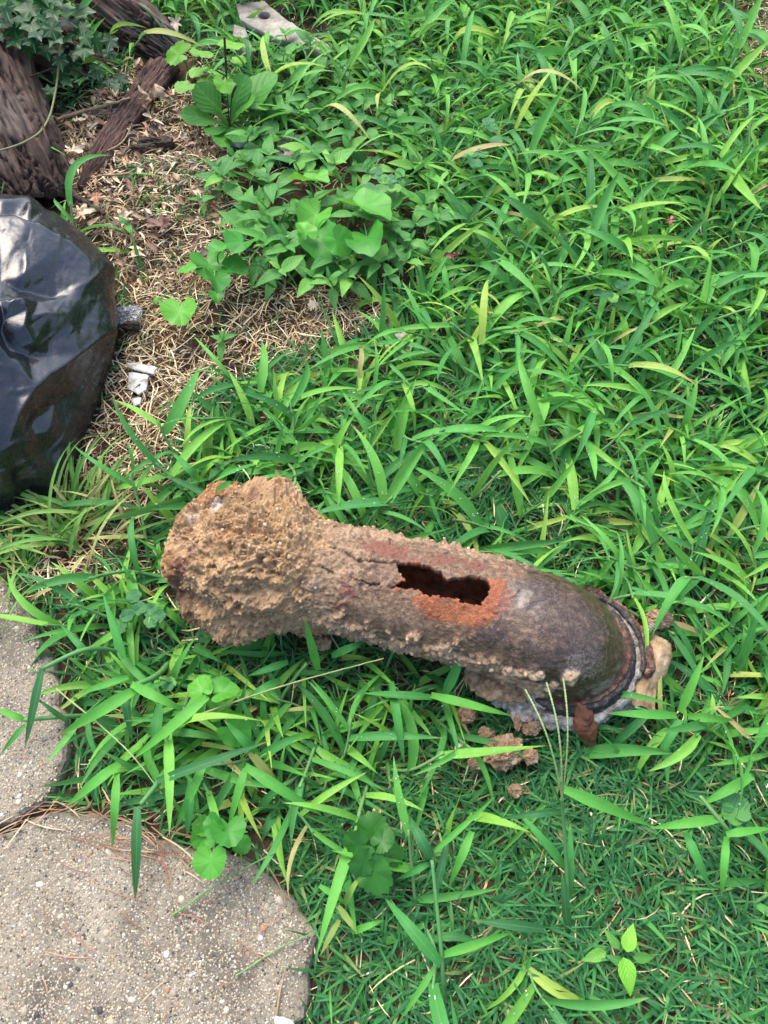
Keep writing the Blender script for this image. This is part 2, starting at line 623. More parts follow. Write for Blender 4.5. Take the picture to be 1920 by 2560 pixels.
BARE2 = [(1790, -60), (1990, -60), (1990, 260), (1900, 240), (1840, 150)]
CHICK = [(560, 430), (640, 360), (720, 330), (800, 300), (930, 360), (1080, 470), (1110, 600), (1060, 700), (960, 720), (830, 760), (740, 740), (650, 690), (600, 600), (580, 520)]
SHARD = [(1530, 1550), (1680, 1530), (1700, 1800), (1520, 1830), (1400, 1830), (1250, 1800), (1180, 1700), (1400, 1760)]
BOARD = [(590, -20), (700, -20), (840, 60), (850, 150), (740, 140), (600, 130)]
TURF_S = [(300, 420), (470, 380), (570, 420), (570, 560), (430, 570), (330, 500)]
CHICK2 = [(640, 150), (900, 120), (1080, 200), (1150, 330), (1000, 420), (860, 330), (720, 320), (650, 260)]
TURF_BR = [(1050, 1940), (1300, 1930), (1500, 1800), (1700, 1850), (2000, 1950), (2000, 2660), (800, 2660), (800, 2380), (700, 2200), (740, 2080), (900, 1960)]
TURF_UP = [(820, 1190), (900, 1140), (1050, 1080), (1250, 1030), (1420, 1200), (1450, 1400), (1300, 1440), (1050, 1380), (850, 1300)]
TURF_DN = [(1080, 1720), (1250, 1740), (1500, 1860), (1480, 1960), (1200, 2000), (1050, 1900)]
BAG_FOOT = [(60, 1262), (140, 1228), (172, 1180), (190, 1110), (225, 1030), (255, 950), (275, 880), (285, 810), (270, 740), (200, 690), (60, 600), (-200, 600), (-500, 760), (-520, 950), (-400, 1180), (-150, 1290)]
ROOT_A = [(-420, -160), (-160, 20), (20, 200), (75, 330), (100, 450), (110, 560)]
ROOT_B = [(-120, -330), (110, -120), (270, 50), (390, 130), (450, 190)]


def W2(poly):
    return [at(x, y)[:2] for x, y in poly]


wSLAB_A, wSLAB_B, wBAG = W2(SLAB_A), W2(SLAB_B), W2(BAG_FOOT)
wROOT_A, wROOT_B = W2(ROOT_A), W2(ROOT_B)


# pipe axis ---------------------------------------------------------
def pipe_axis():
    pts = np.array([at(500, 1385, .066), at(625, 1405, .068), at(810, 1440, .072), at(1110, 1505, .080), at(1290, 1552, .084)])
    out = list(bez(pts, 120)[:-1]) + [pts[-1]]
    d = pts[-1] - pts[-2]
    d /= np.linalg.norm(d)
    side = np.cross(d, [0, 0, 1])
    side /= np.linalg.norm(side)
    up = np.cross(side, d)
    Rb = .062
    for a in np.linspace(0, math.radians(80), 40)[1:]:
        out.append(pts[-1] + d * Rb * math.sin(a) - up * Rb * (1 - math.cos(a)))
    return np.array(out)


PIPE_AXIS = pipe_axis()
PIPE_XY = [p[:2] for p in PIPE_AXIS[::6]]
HUB_C = at(560, 1395, .07)


def blocked(x, y, margin=0.0):
    b = inside(x, y, wSLAB_A) | inside(x, y, wSLAB_B) | inside(x, y, wBAG)
    b |= dist_poly(x, y, PIPE_XY) < .042 + margin
    b |= np.hypot(x - HUB_C[0], y - HUB_C[1]) < .068 + margin
    b |= (dist_poly(x, y, wROOT_A) < .055) | (dist_poly(x, y, wROOT_B) < .04)
    return b


def ground_z(x, y):
    p = np.stack([np.asarray(x, float) * 6, np.asarray(y, float) * 6, 0 * np.asarray(x, float)], -1)
    z = .010 * fbm(p, 3, 3)
    b = np.minimum(dist_poly(x, y, wSLAB_A, True), dist_poly(x, y, wSLAB_B, True))
    ins = inside(x, y, wSLAB_A) | inside(x, y, wSLAB_B)
    k = np.where(ins, 0, sstep(0, .06, b))
    return z * k - .004


# ------------------------------------------------------------------ ground
def axis_coords(lo, hi, step, far):
    a = np.arange(lo, hi + step / 2, step)
    o, d = [], step
    x = hi
    while x < far:
        d *= 1.6
        x += d
        o.append(x)
    o2, d = [], step
    x = lo
    while x > -far:
        d *= 1.6
        x -= d
        o2.append(x)
    return np.r_[o2[::-1], a, o]


gx = axis_coords(-1.3, 1.3, .006, 60)
gy = axis_coords(-.35, 1.9, .006, 60)
GX, GY = np.meshgrid(gx, gy)
GZ = ground_z(GX, GY)
PXg, PYg = proj(np.stack([GX, GY, 0 * GX], -1))
bare_w = (inside(PXg, PYg, BARE) | inside(PXg, PYg, BARE2)).astype(float)
fine = .0035 * fbm(np.stack([GX * 90, GY * 90, 0 * GX], -1), 3, 9)
GZ = GZ + fine * (np.abs(GX) < 1.3)
m = NT('soil')
pos = m.obj()
n1 = m.noise(14, 6, .65, pos)
n2 = m.noise(160, 5, .7, pos)
c = m.ramp(n1, [(.3, (.020, .013, .009)), (.5, (.048, .031, .020)), (.7, (.11, .072, .042))])
c = m.mix(m.ramp(n2, [(.4, 0.), (.65, .6)]), c, (.07, .045, .026))
m.set(Base_Color=c, Roughness=.95, Specular_IOR_Level=.15, Normal=m.bump(n2, .9, .004))
link('ground', make_mesh('ground', np.stack([GX, GY, GZ], -1).reshape(-1, 3), grid_faces(len(gy), len(gx)), mat=m.m), kind='structure')

# ------------------------------------------------------------------ concrete path slabs with exposed stones
m = NT('aggregate_concrete')
pos = m.obj()
n1 = m.noise(9, 5, .6, pos)
n2 = m.noise(260, 5, .7, pos)
c = m.ramp(n1, [(.3, (.14, .122, .090)), (.5, (.22, .196, .148)), (.7, (.29, .258, .198))])
vor = m.n('TexVoronoi', feature='F1', i_Scale=300.0)
m.l(pos, vor.inputs['Vector'])
cellc = m.ramp(m.n('SeparateColor').outputs[0], [(0, (.11, .085, .06)), (1, (.33, .30, .24))])
sepc = cellc.node.inputs[0].links[0].from_node
m.l(vor.outputs['Color'], sepc.inputs[0])
c = m.mix(m.math('LESS_THAN', vor.outputs['Distance'], .42), c, m.mix(.5, c, cellc))
pits = m.ramp(n2, [(.36, 1.), (.46, 0.)])
c = m.mix(m.math('MULTIPLY', pits, .8), c, (.035, .029, .022))
st = m.ramp(m.noise(16, 4, .6, pos), [(.46, 0.), (.66, .75)])
c = m.mix(st, c, (.06, .052, .042))
m.set(Base_Color=c, Roughness=.85, Specular_IOR_Level=.25, Normal=m.bump(n2, .9, .002))
M_CONC = m.m
SLAB_TOP = .012


def slab_mesh(poly, seed):
    P = np.array(W2(poly))
    # denser, uneven outline
    Q = []
    for i in range(len(P)):
        a, b = P[i], P[(i + 1) % len(P)]
        k = max(1, int(np.linalg.norm(b - a) / .006))
        for t in np.arange(k) / k:
            Q.append(a + (b - a) * t)
    Q = np.array(Q)
    j = fbm(np.c_[Q * 70, np.zeros(len(Q))], 3, seed)
    j2 = fbm(np.c_[Q * 70 + 50, np.zeros(len(Q))], 3, seed + 3)
    Q = Q + .0035 * np.c_[j, j2]
    cen = Q.mean(0)
    rows = []
    dirs = cen - Q
    dirs /= np.linalg.norm(dirs, axis=1)[:, None]
    for off, z in ((0, -.05), (0, SLAB_TOP - .010), (.0015, SLAB_TOP - .004), (.005, SLAB_TOP - .001), (.011, SLAB_TOP)):
        rows.append(np.c_[Q + dirs * off, np.full(len(Q), z)])
    V = np.concatenate(rows)
    n = len(Q)
    V[n:, 2] += .0009 * fbm(np.c_[V[n:, :2] * 150, V[n:, 2] * 0], 2, seed)
    V[-n:, 2] = SLAB_TOP
    faces = [tuple(q) for q in grid_faces(5, n, True)]
    faces.append(tuple(range(4 * n, 5 * n)))
    me = bpy.data.meshes.new('concrete_slab')
    me.from_pydata(V.tolist(), [], [tuple(int(i) for i in f) for f in faces])
    me.materials.append(M_CONC)
    me.update()
    return me


stone_cols = np.array([(.29, .25, .185), (.38, .335, .255), (.43, .415, .37), (.17, .135, .10), (.27, .155, .10), (.15, .14, .13), (.37, .29, .17), (.045, .04, .038), (.25, .21, .155), (.35, .30, .225)])
peb_meshes = []
for k in range(10):
    v, f = lump(1, .22, 1.3, k + 3, squash=(1.1, .85, .5))
    for ci in range(len(stone_cols)):
        pass
    peb_meshes.append((v, f))
peb_data = {}


def pebble_mesh(k, ci):
    if (k, ci) not in peb_data:
        v, f = peb_meshes[k]
        peb_data[(k, ci)] = make_mesh('pebble', v, f, attrs={'tint': np.repeat(stone_cols[ci][None], len(v), 0)}, mat=M_STONE)
    return peb_data[(k, ci)]


for poly, seed in ((SLAB_A, 5), (SLAB_B, 8)):
    slab = link('concrete_slab', slab_mesh(poly, seed), kind='structure')
    wp = np.array(W2(poly))
    lo, hi = wp.min(0), wp.max(0)
    lo = np.maximum(lo, [-.50, -.15])
    area = (hi - lo).prod()
    # small grains joined
    n = int(area * 360000)
    xy = rng.uniform(lo, hi, (n, 2))
    ok = inside(xy[:, 0], xy[:, 1], wp) & (dist_poly(xy[:, 0], xy[:, 1], wp, True) > .006)
    xy = xy[ok]
    dens = vnoise(np.c_[xy * 25, xy[:, 0] * 0], 4)
    xy = xy[rng.uniform(-1.2, 1, len(xy)) < dens * .8 + .45]
    n = len(xy)
    sz = .00075 + .0011 * rng.random(n) ** 2
    ci = rng.choice(10, n, p=[.22, .19, .06, .09, .03, .07, .07, .05, .11, .11])
    V, Fq, cc = scatter_lumps(np.c_[xy, np.full(n, SLAB_TOP) - sz * .1], sz, stone_cols[ci], -1, .6, seed)
    link('small_stones', make_mesh('small_stones', V, Fq, attrs={'tint': cc}, mat=M_STONE), slab, kind='stuff')
    # stones one can pick out
    n = 80 if poly is SLAB_B else 30
    cnt = 0
    while cnt < n:
        px, py = rng.uniform(0, 800), rng.uniform(1420, 2560)
        w = at(px, py)
        if inside(w[0], w[1], wp) and dist_poly(w[0], w[1], wp, True) > .008:
            r = .0017 + .0020 * rng.random() ** 2.4
            link('pebble', pebble_mesh(int(rng.integers(10)), int(rng.choice(10, p=[.15, .2, .18, .06, .12, .08, .1, .06, .03, .02]))), slab, (w[0], w[1], SLAB_TOP - r * .15), (0, 0, rng.uniform(0, 6.28)), r)
            cnt += 1

# ------------------------------------------------------------------ the broken iron pipe
pp = PIPE_AXIS
NS, NT_ = 360, 330
seg = np.linalg.norm(np.diff(pp, axis=0), axis=1)
Lc = np.r_[0, np.cumsum(seg)]
ps = np.linspace(0, Lc[-1], NS)
pc = np.stack([np.interp(ps, Lc, pp[:, k]) for k in range(3)], 1)
pT = np.gradient(pc, axis=0)
kk = np.ones(13) / 13
pT = np.stack([np.convolve(np.pad(pT[:, j], 6, mode='edge'), kk, 'valid') for j in range(3)], 1)
pT /= np.linalg.norm(pT, axis=1)[:, None]
pB = np.cross(pp[100] - pp[0], [0, 0, 1])
pB /= np.linalg.norm(pB)
pB = np.repeat(pB[None], NS, 0)
pB -= pT * (pB * pT).sum(1)[:, None]
pB /= np.linalg.norm(pB, axis=1)[:, None]
pN = np.cross(pB, pT)
LP = Lc[-1]
th = np.linspace(-PI, PI, NT_, endpoint=False)
SS, TH = np.meshgrid(ps, th, indexing='ij')
RAD = np.cos(th)[None, :, None] * pN[:, None] + np.sin(th)[None, :, None] * pB[:, None]
r0 = .052 + .004 * np.clip((SS - .15) / .3, 0, 1)
base_P = pc[:, None] + r0[..., None] * RAD
HOLE = [(0.2139, -0.157), (0.2244, -0.244), (0.2402, -0.209), (0.2549, -0.157), (0.2623, -0.035), (0.2728, -0.105), (0.2844, -0.209), (0.2971, -0.227), (0.3034, -0.14), (0.3034, 0.07), (0.2981, 0.279), (0.2918, 0.314), (0.2781, 0.297), (0.2644, 0.297), (0.2497, 0.314), (0.2381, 0.279), (0.2286, 0.297), (0.2149, 0.314), (0.2254, 0.122), (0.217, 0.017)]
HM = [(a, b * .054) for a, b in HOLE]
CR1 = [(0.1243, 0.0), (0.1401, -0.087), (0.158, -0.175), (0.1738, -0.035), (0.1917, -0.087), (0.2139, -0.157)]
CR2 = [(0.1169, 0.244), (0.1401, 0.209), (0.1601, 0.332), (0.1833, 0.332), (0.1928, 0.349), (0.2149, 0.314)]
YM = TH * .054
wob = .0019 * np.stack([fbm(base_P * 300, 3, 61), fbm(base_P * 300, 3, 67)], -1)
su, sv = SS + wob[..., 0], YM + wob[..., 1]
hole_in = inside(su, sv, HM)
d_hole = dist_poly(su, sv, HM, True)
d_cr = np.minimum(dist_poly(su, sv, [(a, b * .054) for a, b in CR1]), dist_poly(su, sv, [(a, b * .054) for a, b in CR2]))
n_big = fbm(base_P * 22, 4, 21)
n_mid = fbm(base_P * 70, 4, 23)
n_fin = fbm(base_P * 260, 3, 27)


def blob(s, t, rs, rt):
    return np.exp(-((SS - s) / rs) ** 2 - ((TH - t) / rt) ** 2)


# where soil clings
soil = .95 * (1 - sstep(.13, .19, SS + .02 * n_mid)) + .85 * np.exp(-((TH + 1.0 + .12 * n_big) / .26) ** 2) * (1 - sstep(.28, .35, SS))
soil += 1.1 * sstep(1.05, 1.5, TH + .35 * n_mid + .15 * n_big) * (1 - sstep(.36, .41, SS)) + 1.0 * sstep(2.6, 2.9, np.abs(TH))
soil += .75 * blob(.19, .42, .014, .16) + .55 * blob(.205, .22, .012, .1) + .45 * blob(.17, .0, .03, .3) * (1 - sstep(.2, .22, SS))
soil = np.clip(soil + .35 * n_mid * (soil > .1), 0, 1)
soil *= sstep(.0, .004, d_hole + .002)
soil *= 1 - .75 * sstep(.165, .20, SS) * np.exp(-((TH - .15) / .75) ** 4) * (n_mid < .25)
rust = 1.15 * blob(.268, .56, .030, .22) + 1.0 * blob(.300, .36, .018, .25) + 1.1 * blob(.309, -.10, .008, .28) + .5 * blob(.25, .42, .02, .15) + .75 * np.exp(-d_hole / .003)
rust = np.clip(sstep(.22, .85, rust + .38 * n_mid + .30 * n_fin - .05) * (.25 + rust), 0, 1)
red = blob(.122, -.6, .02, .18) + 1.0 * blob(.197, -.4, .024, .16) + .9 * blob(.162, .5, .02, .2) + .6 * blob(.2728, -.5, .03, .15) + .6 * blob(.32, .15, .02, .3) + .5 * blob(.14, .95, .03, .2)
red = np.clip(red + .35 * (SS > .13) * (SS < .33), 0, 1)
red = np.clip(sstep(.35, .9, red + .45 * n_mid + .25 * n_fin), 0, 1)
dark = sstep(.29, .37, SS + .03 * n_big) * .95 + .3 * sstep(.3, .6, n_big) * (SS > .15) + .3 * blob(.24, .95, .07, .25)
dark = np.clip(dark - rust * .7 - .4 * red, 0, 1)
pale = .7 * blob(.375, .9, .03, .4) * sstep(-.1, .4, n_mid) + .22 * blob(.345, .15, .03, .25) + .7 * sstep(.385, .41, SS) * sstep(0, .4, n_mid)
pale = np.clip(pale, 0, 1)
crack = np.exp(-(d_cr / .00115) ** 2) * sstep(-.25, .05, fbm(base_P * 90, 2, 71) + .35)
# three small round pits at the end of the cracks
for (a, b) in ((.112, .10), (.1135, .16), (.119, .15), (.111, .2)):
    crack = np.maximum(crack, np.exp(-(((SS - a) ** 2 + (YM - b * .054) ** 2) / .0014 ** 2) ** 2))
disp = .0012 * n_big + .0006 * n_mid + .00025 * n_fin
gran = np.abs(fbm(base_P * 120, 4, 33)) - .3
disp += soil * (.0032 + .0026 * n_mid + .0030 * gran + .0010 * n_fin)
disp -= crack * .0035
disp += .0010 * sstep(.3, .7, red) * n_fin
r1 = r0 + disp
P1 = pc[:, None] + r1[..., None] * RAD
rin = r0 - .0058 + .0012 * n_mid - .001 * np.exp(-d_hole / .004)
P2 = pc[:, None] + rin[..., None] * RAD

m = NT('corroded_iron')
pos = m.obj()
a_soil, a_rust, a_red, a_dark, a_pale, a_crk = [m.attr(k).outputs['Fac'] for k in ('soil', 'rust', 'red', 'dark', 'pale', 'crack')]
n1 = m.noise(180, 6, .7, pos)
n2 = m.noise(520, 5, .7, pos)
n3 = m.noise(45, 5, .6, pos)
c = m.ramp(n1, [(.32, (.042, .024, .016)), (.5, (.155, .090, .052)), (.66, (.32, .215, .13))])
c = m.mix(m.math('MULTIPLY', a_dark, .92), c, m.ramp(n1, [(.32, (.011, .007, .006)), (.52, (.028, .0165, .0125)), (.70, (.085, .055, .041))]))
c = m.mix(m.ramp(m.math('ADD', a_red, m.math('MULTIPLY', m.math('SUBTRACT', n1, .5), 1.6)), [(.35, 0.), (.95, .85)]), c, m.ramp(n2, [(.3, (.085, .026, .018)), (.55, (.20, .062, .042)), (.75, (.29, .13, .09))]))
n4 = m.noise(95, 6, .72, pos)
c = m.mix(m.ramp(m.math('ADD', a_rust, m.math('MULTIPLY', m.math('SUBTRACT', n4, .5), 1.5)), [(.22, 0.), (1.05, .92)]), c, m.ramp(m.math('ADD', m.math('MULTIPLY', n4, .55), m.math('MULTIPLY', n2, .45)), [(.33, (.060, .018, .009)), (.47, (.24, .062, .020)), (.56, (.36, .105, .030)), (.68, (.50, .22, .085))]))
c = m.mix(m.math('MULTIPLY', a_pale, m.ramp(n2, [(.42, 0.), (.56, .75)])), c, (.33, .29, .25))
soilc = m.ramp(m.math('ADD', m.math('MULTIPLY', n1, .6), m.math('MULTIPLY', n3, .4)), [(.34, (.11, .065, .038)), (.5, (.29, .19, .115)), (.66, (.44, .32, .21))])
c = m.mix(m.ramp(m.math('ADD', a_soil, m.math('MULTIPLY', m.math('SUBTRACT', n1, .5), .9)), [(.25, 0.), (.6, 1.)]), c, soilc)
c = m.mix(m.ramp(m.noise(900, 3, .7, pos), [(.56, 0.), (.68, .55)]), c, (.30, .22, .15))
c = m.mix(m.ramp(m.noise(750, 3, .7, pos), [(.30, .6), (.42, 0.)]), c, (.020, .014, .012))
c = m.mix(m.math('MULTIPLY', a_crk, .9), c, (.015, .012, .012))
rg = m.ramp(a_dark, [(0, .66), (1, .27)])
rg = m.math('ADD', rg, m.math('MULTIPLY', a_soil, .3), True)
bb1 = m.bump(n1, .7, .003)
bb2 = m.bump(n2, .8, .002, bb1)
for b_, s_ in ((bb1, .7), (bb2, .8)):
    m.l(m.math('MULTIPLY', m.math('SUBTRACT', 1.15, a_dark), s_), b_.node.inputs['Strength'])
m.set(Base_Color=c, Roughness=rg, Specular_IOR_Level=.5, Normal=bb2)
M_IRON = m.m
m = NT('rusty_inside')
pos = m.obj()
n1 = m.noise(70, 6, .7, pos)
m.set(Base_Color=m.ramp(n1, [(.3, (.07, .026, .014)), (.5, (.33, .12, .05)), (.7, (.55, .24, .11))]), Roughness=.6, Normal=m.bump(n1, .9, .006))
M_INSIDE = m.m

pipe = link('rusty_pipe', None, loc=(pc[230][0], pc[230][1], 0), label='corroded iron pipe with a soil caked end and a rusted hole, lying on grass', cat='pipe')
OFF = np.array([pc[230][0], pc[230][1], 0.0])
att = {'soil': soil, 'rust': rust, 'red': red, 'dark': dark, 'pale': pale, 'crack': crack}


def pipe_part(name, i0, i1, label=None, inner_name=None):
    sl = slice(i0, i1)
    n = i1 - i0
    q = grid_faces(n, NT_, True)
    hin = hole_in[sl].ravel()
    keep = hin[q].sum(1) < 2
    qk = q[keep]
    qd = np.zeros(len(hin), bool)
    V = P1[sl].reshape(-1, 3) - OFF
    Vi = P2[sl].reshape(-1, 3) - OFF
    faces = [qk[:, ::-1] * 1, qk + len(V)]
    mi = [np.zeros(len(qk), int), np.ones(len(qk), int)]
    if (~keep).any():                       # wall thickness round the hole
        e = np.concatenate([qk[:, [k, (k + 1) % 4]] for k in range(4)])
        er = np.sort(e, 1)
        key = er[:, 0].astype(np.int64) * 10000000 + er[:, 1]
        uq, idx, cnt = np.unique(key, return_index=True, return_counts=True)
        be = e[idx[cnt == 1]]
        row = be // NT_
        be = be[~((row == 0).all(1) | (row == n - 1).all(1))]
        faces.append(np.stack([be[:, 0], be[:, 1], be[:, 1] + len(V), be[:, 0] + len(V)], 1))
        mi.append(np.zeros(len(be), int))
    A = {k: np.concatenate([v[sl].ravel()] * 2) for k, v in att.items()}
    me = make_mesh(name, np.concatenate([V, Vi]), np.concatenate(faces), attrs=A, mat=[M_IRON, M_INSIDE], matidx=np.concatenate(mi))
    return link(name, me, pipe, label=label)


iE = int(NS * .318 / LP)
barrel = pipe_part('barrel', int(NS * .05 / LP), iE + 1, 'middle length with a jagged hole, orange rust and cracks')
elbow = pipe_part('elbow', iE, NS, 'smooth dark bend turning down into the grass')

# hub: the soil caked end
hp = bez([at(463, 1346, .062), at(550, 1375, .069), at(665, 1407, .072), at(790, 1431, .073), at(890, 1456, .074)], 100)
hs, ht = 250, 380
seg = np.linalg.norm(np.diff(hp, axis=0), axis=1)
L2 = np.r_[0, np.cumsum(seg)]
q = np.linspace(0, L2[-1], hs)
hc = np.stack([np.interp(q, L2, hp[:, k]) for k in range(3)], 1)
hT = np.gradient(hc, axis=0)
hT /= np.linalg.norm(hT, axis=1)[:, None]
hB = np.cross(hT, [0, 0, 1])
hB /= np.linalg.norm(hB, axis=1)[:, None]
hN = np.cross(hB, hT)
tt = np.linspace(-PI, PI, ht, endpoint=False)
u = q / L2[-1]
prof = np.interp(u, [0, .02, .075, .15, .225, .35, .484, .58, .677, .75, .806, .9, 1], [0, .026, .050, .061, .068, .0745, .0775, .0755, .0705, .0635, .0565, .051, .046])
prof = np.convolve(np.pad(prof, 5, mode='edge'), np.ones(11) / 11, 'valid')
prof[0] = .001
UU, TT = np.meshgrid(u, tt, indexing='ij')
hR = np.cos(tt)[None, :, None] * hN[:, None] + np.sin(tt)[None, :, None] * hB[:, None]
hb = hc[:, None] + prof[:, None, None] * hR
lum = fbm(hb * 19, 3, 41)
pack = sstep(-.25, .35, fbm(hb * 26, 2, 49))
med = fbm(hb * 45, 3, 43)
bil = .45 - np.abs(fbm(hb * 95, 3, 47))
bil2 = .4 - np.abs(fbm(hb * 230, 3, 53))
fi = fbm(hb * 480, 2, 59)
hd = (.0105 * lum + .0075 * med + (.0030 + .0055 * pack) * bil + (.0024 + .0028 * pack) * bil2 + .0014 * fi) * sstep(0, .12, UU) * (1 - .75 * sstep(.72, .95, UU))
hd += .010 * np.exp(-((UU - .40) / .13) ** 2 - ((TT - 1.35) / .45) ** 2)       # lump at the front foot
hd += .004 * np.exp(-((UU - .50) / .10) ** 2 - ((TT + .8) / .4) ** 2)
hrim = np.exp(-((UU - (.20 + .05 * np.cos(TT + .6) + .03 * lum)) / .034) ** 2) * sstep(-.45, .05, med) + .8 * np.exp(-((UU - .38) / .05) ** 2 - ((TT + .75) / .16) ** 2)
hrim = np.clip(hrim * 1.3, 0, 1)
hd -= hrim * .0045
hP = hb + hd[..., None] * hR
orange = np.clip(np.exp(-((UU - .12) / .14) ** 2 - ((TT + 1.0) / .7) ** 2) + .7 * sstep(.25, .6, lum) + .5 * np.exp(-((UU - .2) / .05) ** 2 - ((TT - 1.2) / .4) ** 2), 0, 1)
white = np.exp(-((UU - .25) / .02) ** 2 - ((TT + .35) / .12) ** 2) + np.exp(-((UU - .07) / .025) ** 2 - ((TT - .9) / .35) ** 2) * sstep(.0, .3, med) + .8 * np.exp(-((UU - .17) / .02) ** 2 - ((TT + .05) / .12) ** 2)
cavity = np.clip(-(bil + bil2 * .5 - .25) * 2.2, 0, 1)
m = NT('sandy_soil_crust')
pos = m.obj()
n1 = m.noise(150, 6, .7, pos)
n2 = m.noise(480, 5, .75, pos)
n3 = m.noise(30, 4, .6, pos)
a_rim, a_or, a_wh = [m.attr(k).outputs['Fac'] for k in ('rim', 'orange', 'white')]
c = m.ramp(n1, [(.30, (.14, .080, .038)), (.5, (.34, .212, .108)), (.68, (.48, .335, .19))])
c = m.mix(m.ramp(n3, [(.4, 0.), (.7, .6)]), c, (.40, .275, .16))
c = m.mix(m.ramp(m.noise(55, 5, .7, pos), [(.52, 0.), (.66, .55)]), c, (.15, .10, .07))
c = m.mix(m.math('MULTIPLY', a_or, .75), c, m.ramp(n1, [(.3, (.13, .05, .016)), (.6, (.30, .135, .042))]))
c = m.mix(m.math('MULTIPLY', a_rim, m.ramp(n1, [(.3, 1.), (.7, .55)])), c, m.ramp(n2, [(.3, (.030, .014, .014)), (.6, (.11, .050, .042)), (.8, (.26, .19, .18))]))
c = m.mix(m.math('MULTIPLY', a_wh, m.ramp(n1, [(.4, .1), (.55, .9)])), c, (.62, .58, .54))
c = m.mix(m.ramp(n2, [(.30, .5), (.42, 0.)]), c, (.10, .055, .03))
m.set(Base_Color=c, Roughness=m.ramp(a_rim, [(0, .92), (1, .5)]), Specular_IOR_Level=.2, Normal=m.bump(n2, .7, .002, m.bump(n1, .6, .003)))
M_CRUST = m.m
link('soil_caked_hub', make_mesh('soil_caked_hub', hP.reshape(-1, 3) - OFF, grid_faces(hs, ht, True)[:, ::-1], attrs={'rim': hrim, 'orange': orange, 'white': np.clip(white, 0, 1)}, mat=M_CRUST), pipe,
     label='swollen pipe end thickly caked with tan sandy soil')

# crumbs clinging to hub and pipe sides
hn = 1500
ui = rng.integers(int(hs * .04), int(hs * .80), hn)
ti = rng.integers(0, ht, hn)
cpos = hP[ui, ti] + hR[ui, ti] * .0004
csz = .0006 + .0017 * rng.random(hn) ** 3
oks = np.argwhere((soil > .75) & (SS > .12) & (SS < .40) & (np.abs(TH) > .5))
oks = oks[rng.choice(len(oks), min(900, len(oks)), replace=False)]
cpos = np.concatenate([cpos, P1[oks[:, 0], oks[:, 1]]])
csz = np.r_[csz, .0006 + .0020 * rng.random(len(oks)) ** 3]
ccol = np.array([(.30, .19, .105), (.37, .255, .15), (.43, .32, .21), (.22, .13, .07)])[rng.integers(0, 4, len(cpos))]
V, Fq, cc = scatter_lumps(cpos - OFF, csz, ccol, 1, .85, 3, .3)
M_CRUMB = plain('soil_crumb', None, .95, 300, .5, .001, use_attr='tint', spec=.15, bscale=900)
link('soil_crumbs', make_mesh('soil_crumbs', V, Fq, attrs={'tint': cc}, mat=M_CRUMB), pipe, kind='stuff')

# rings and broken flange at the bend's mouth
eT, eN, eB, eC = pT[-1], pN[-1], pB[-1], pc[-1]


def ring(name, mat, zlo, zhi, rin_, rout, a0=-PI, a1=PI, jag=0.0, seed=0, n=260, bumpy=.0009, label=None, stair=0):
    a = np.linspace(a0, a1, n)
    j = 1 + 0 * a
    jo = jag * fbm(np.stack([np.cos(a) * 4, np.sin(a) * 4, 0 * a + seed], -1), 3, seed)
    sec = [(rin_, zlo), (rout, zlo), (rout + .0010, zlo + (zhi - zlo) * .3), (rout + .0010, zlo + (zhi - zlo) * .7), (rout, zhi), (rin_, zhi)]
    rows = []
    for rr, zz in sec:
        r_ = rr + (jo if rr > rin_ else 0)
        rows.append(eC + eT * zz + (np.cos(a) * r_)[:, None] * eN + (np.sin(a) * r_)[:, None] * eB)
    V = np.stack(rows, 1).reshape(-1, 3)
    V = V + bumpy * np.stack([fbm(V * 200, 3, seed + k) for k in range(3)], -1)
    Fq = grid_faces(n, len(sec), True)
    k = len(sec)
    caps = np.array([[0, 1, 2, 3], [0, 3, 4, 5]])
    Fq = np.concatenate([Fq, caps[:, ::-1], caps + (n - 1) * k])
    return link(name, make_mesh(name, V - OFF, Fq, mat=mat, smooth=True), pipe, label=label)


M_RUB = plain('black_rubber', [(.3, (.008, .008, .009)), (.52, (.026, .023, .022)), (.66, (.13, .10, .075))], .5, 120, .7, .002)
M_LIME_CRUST = plain('lime_crust', [(.32, (.13, .09, .06)), (.47, (.29, .25, .205)), (.62, (.44, .42, .38))], .85, 130, .9, .003)
M_RUSTLIP = plain('rusty_lip', [(.3, (.03, .014, .010)), (.5, (.095, .045, .03)), (.7, (.22, .15, .105))], .8, 140, .8, .003)
ring('collar_ring', M_RUB, -.012, -.002, .05, .0625, seed=1, label='black ribbed collar round the mouth of the bend')
ring('collar_ring', M_RUB, .0005, .008, .045, .0640, seed=4)
ring('rust_band', M_RUSTLIP, -.0150, -.0135, .05, .0578, seed=3, jag=.001)
ring('flange', M_LIME_CRUST, .003, .020, .05, .0715, -1.75, 2.5, .004, 11, label='grey lime crusted flange with a broken rim', bumpy=.0015)
ring('flange_lip', M_RUSTLIP, .000, .0205, .0740, .0775, -1.5, .15, .0035, 13, label='brown rusted outer lip of the flange, chipped', bumpy=.0013)
ring('rubber_seal', M_RUB, -.001, .016, .0690, .0738, -1.6, .1, .0008, 17, label='black seal exposed at the back of the flange')

v, f = lump(4, .4, 1.6, 61, .2, 6, (1.3, .8, .7))
link('rust_flake', make_mesh('rust_flake', v * .026 + (pc[int(NS * .292 / LP)] + np.array([0, 0, -.034])) - OFF, f, mat=M_INSIDE), pipe)
v, f = lump(4, .4, 1.6, 63, .2, 6, (1.2, .9, .9))
link('rust_flake', make_mesh('rust_flake', v * .040 + (pc[int(NS * .365 / LP)] + np.array([0, 0, -.01])) - OFF, f, mat=M_INSIDE), pipe)
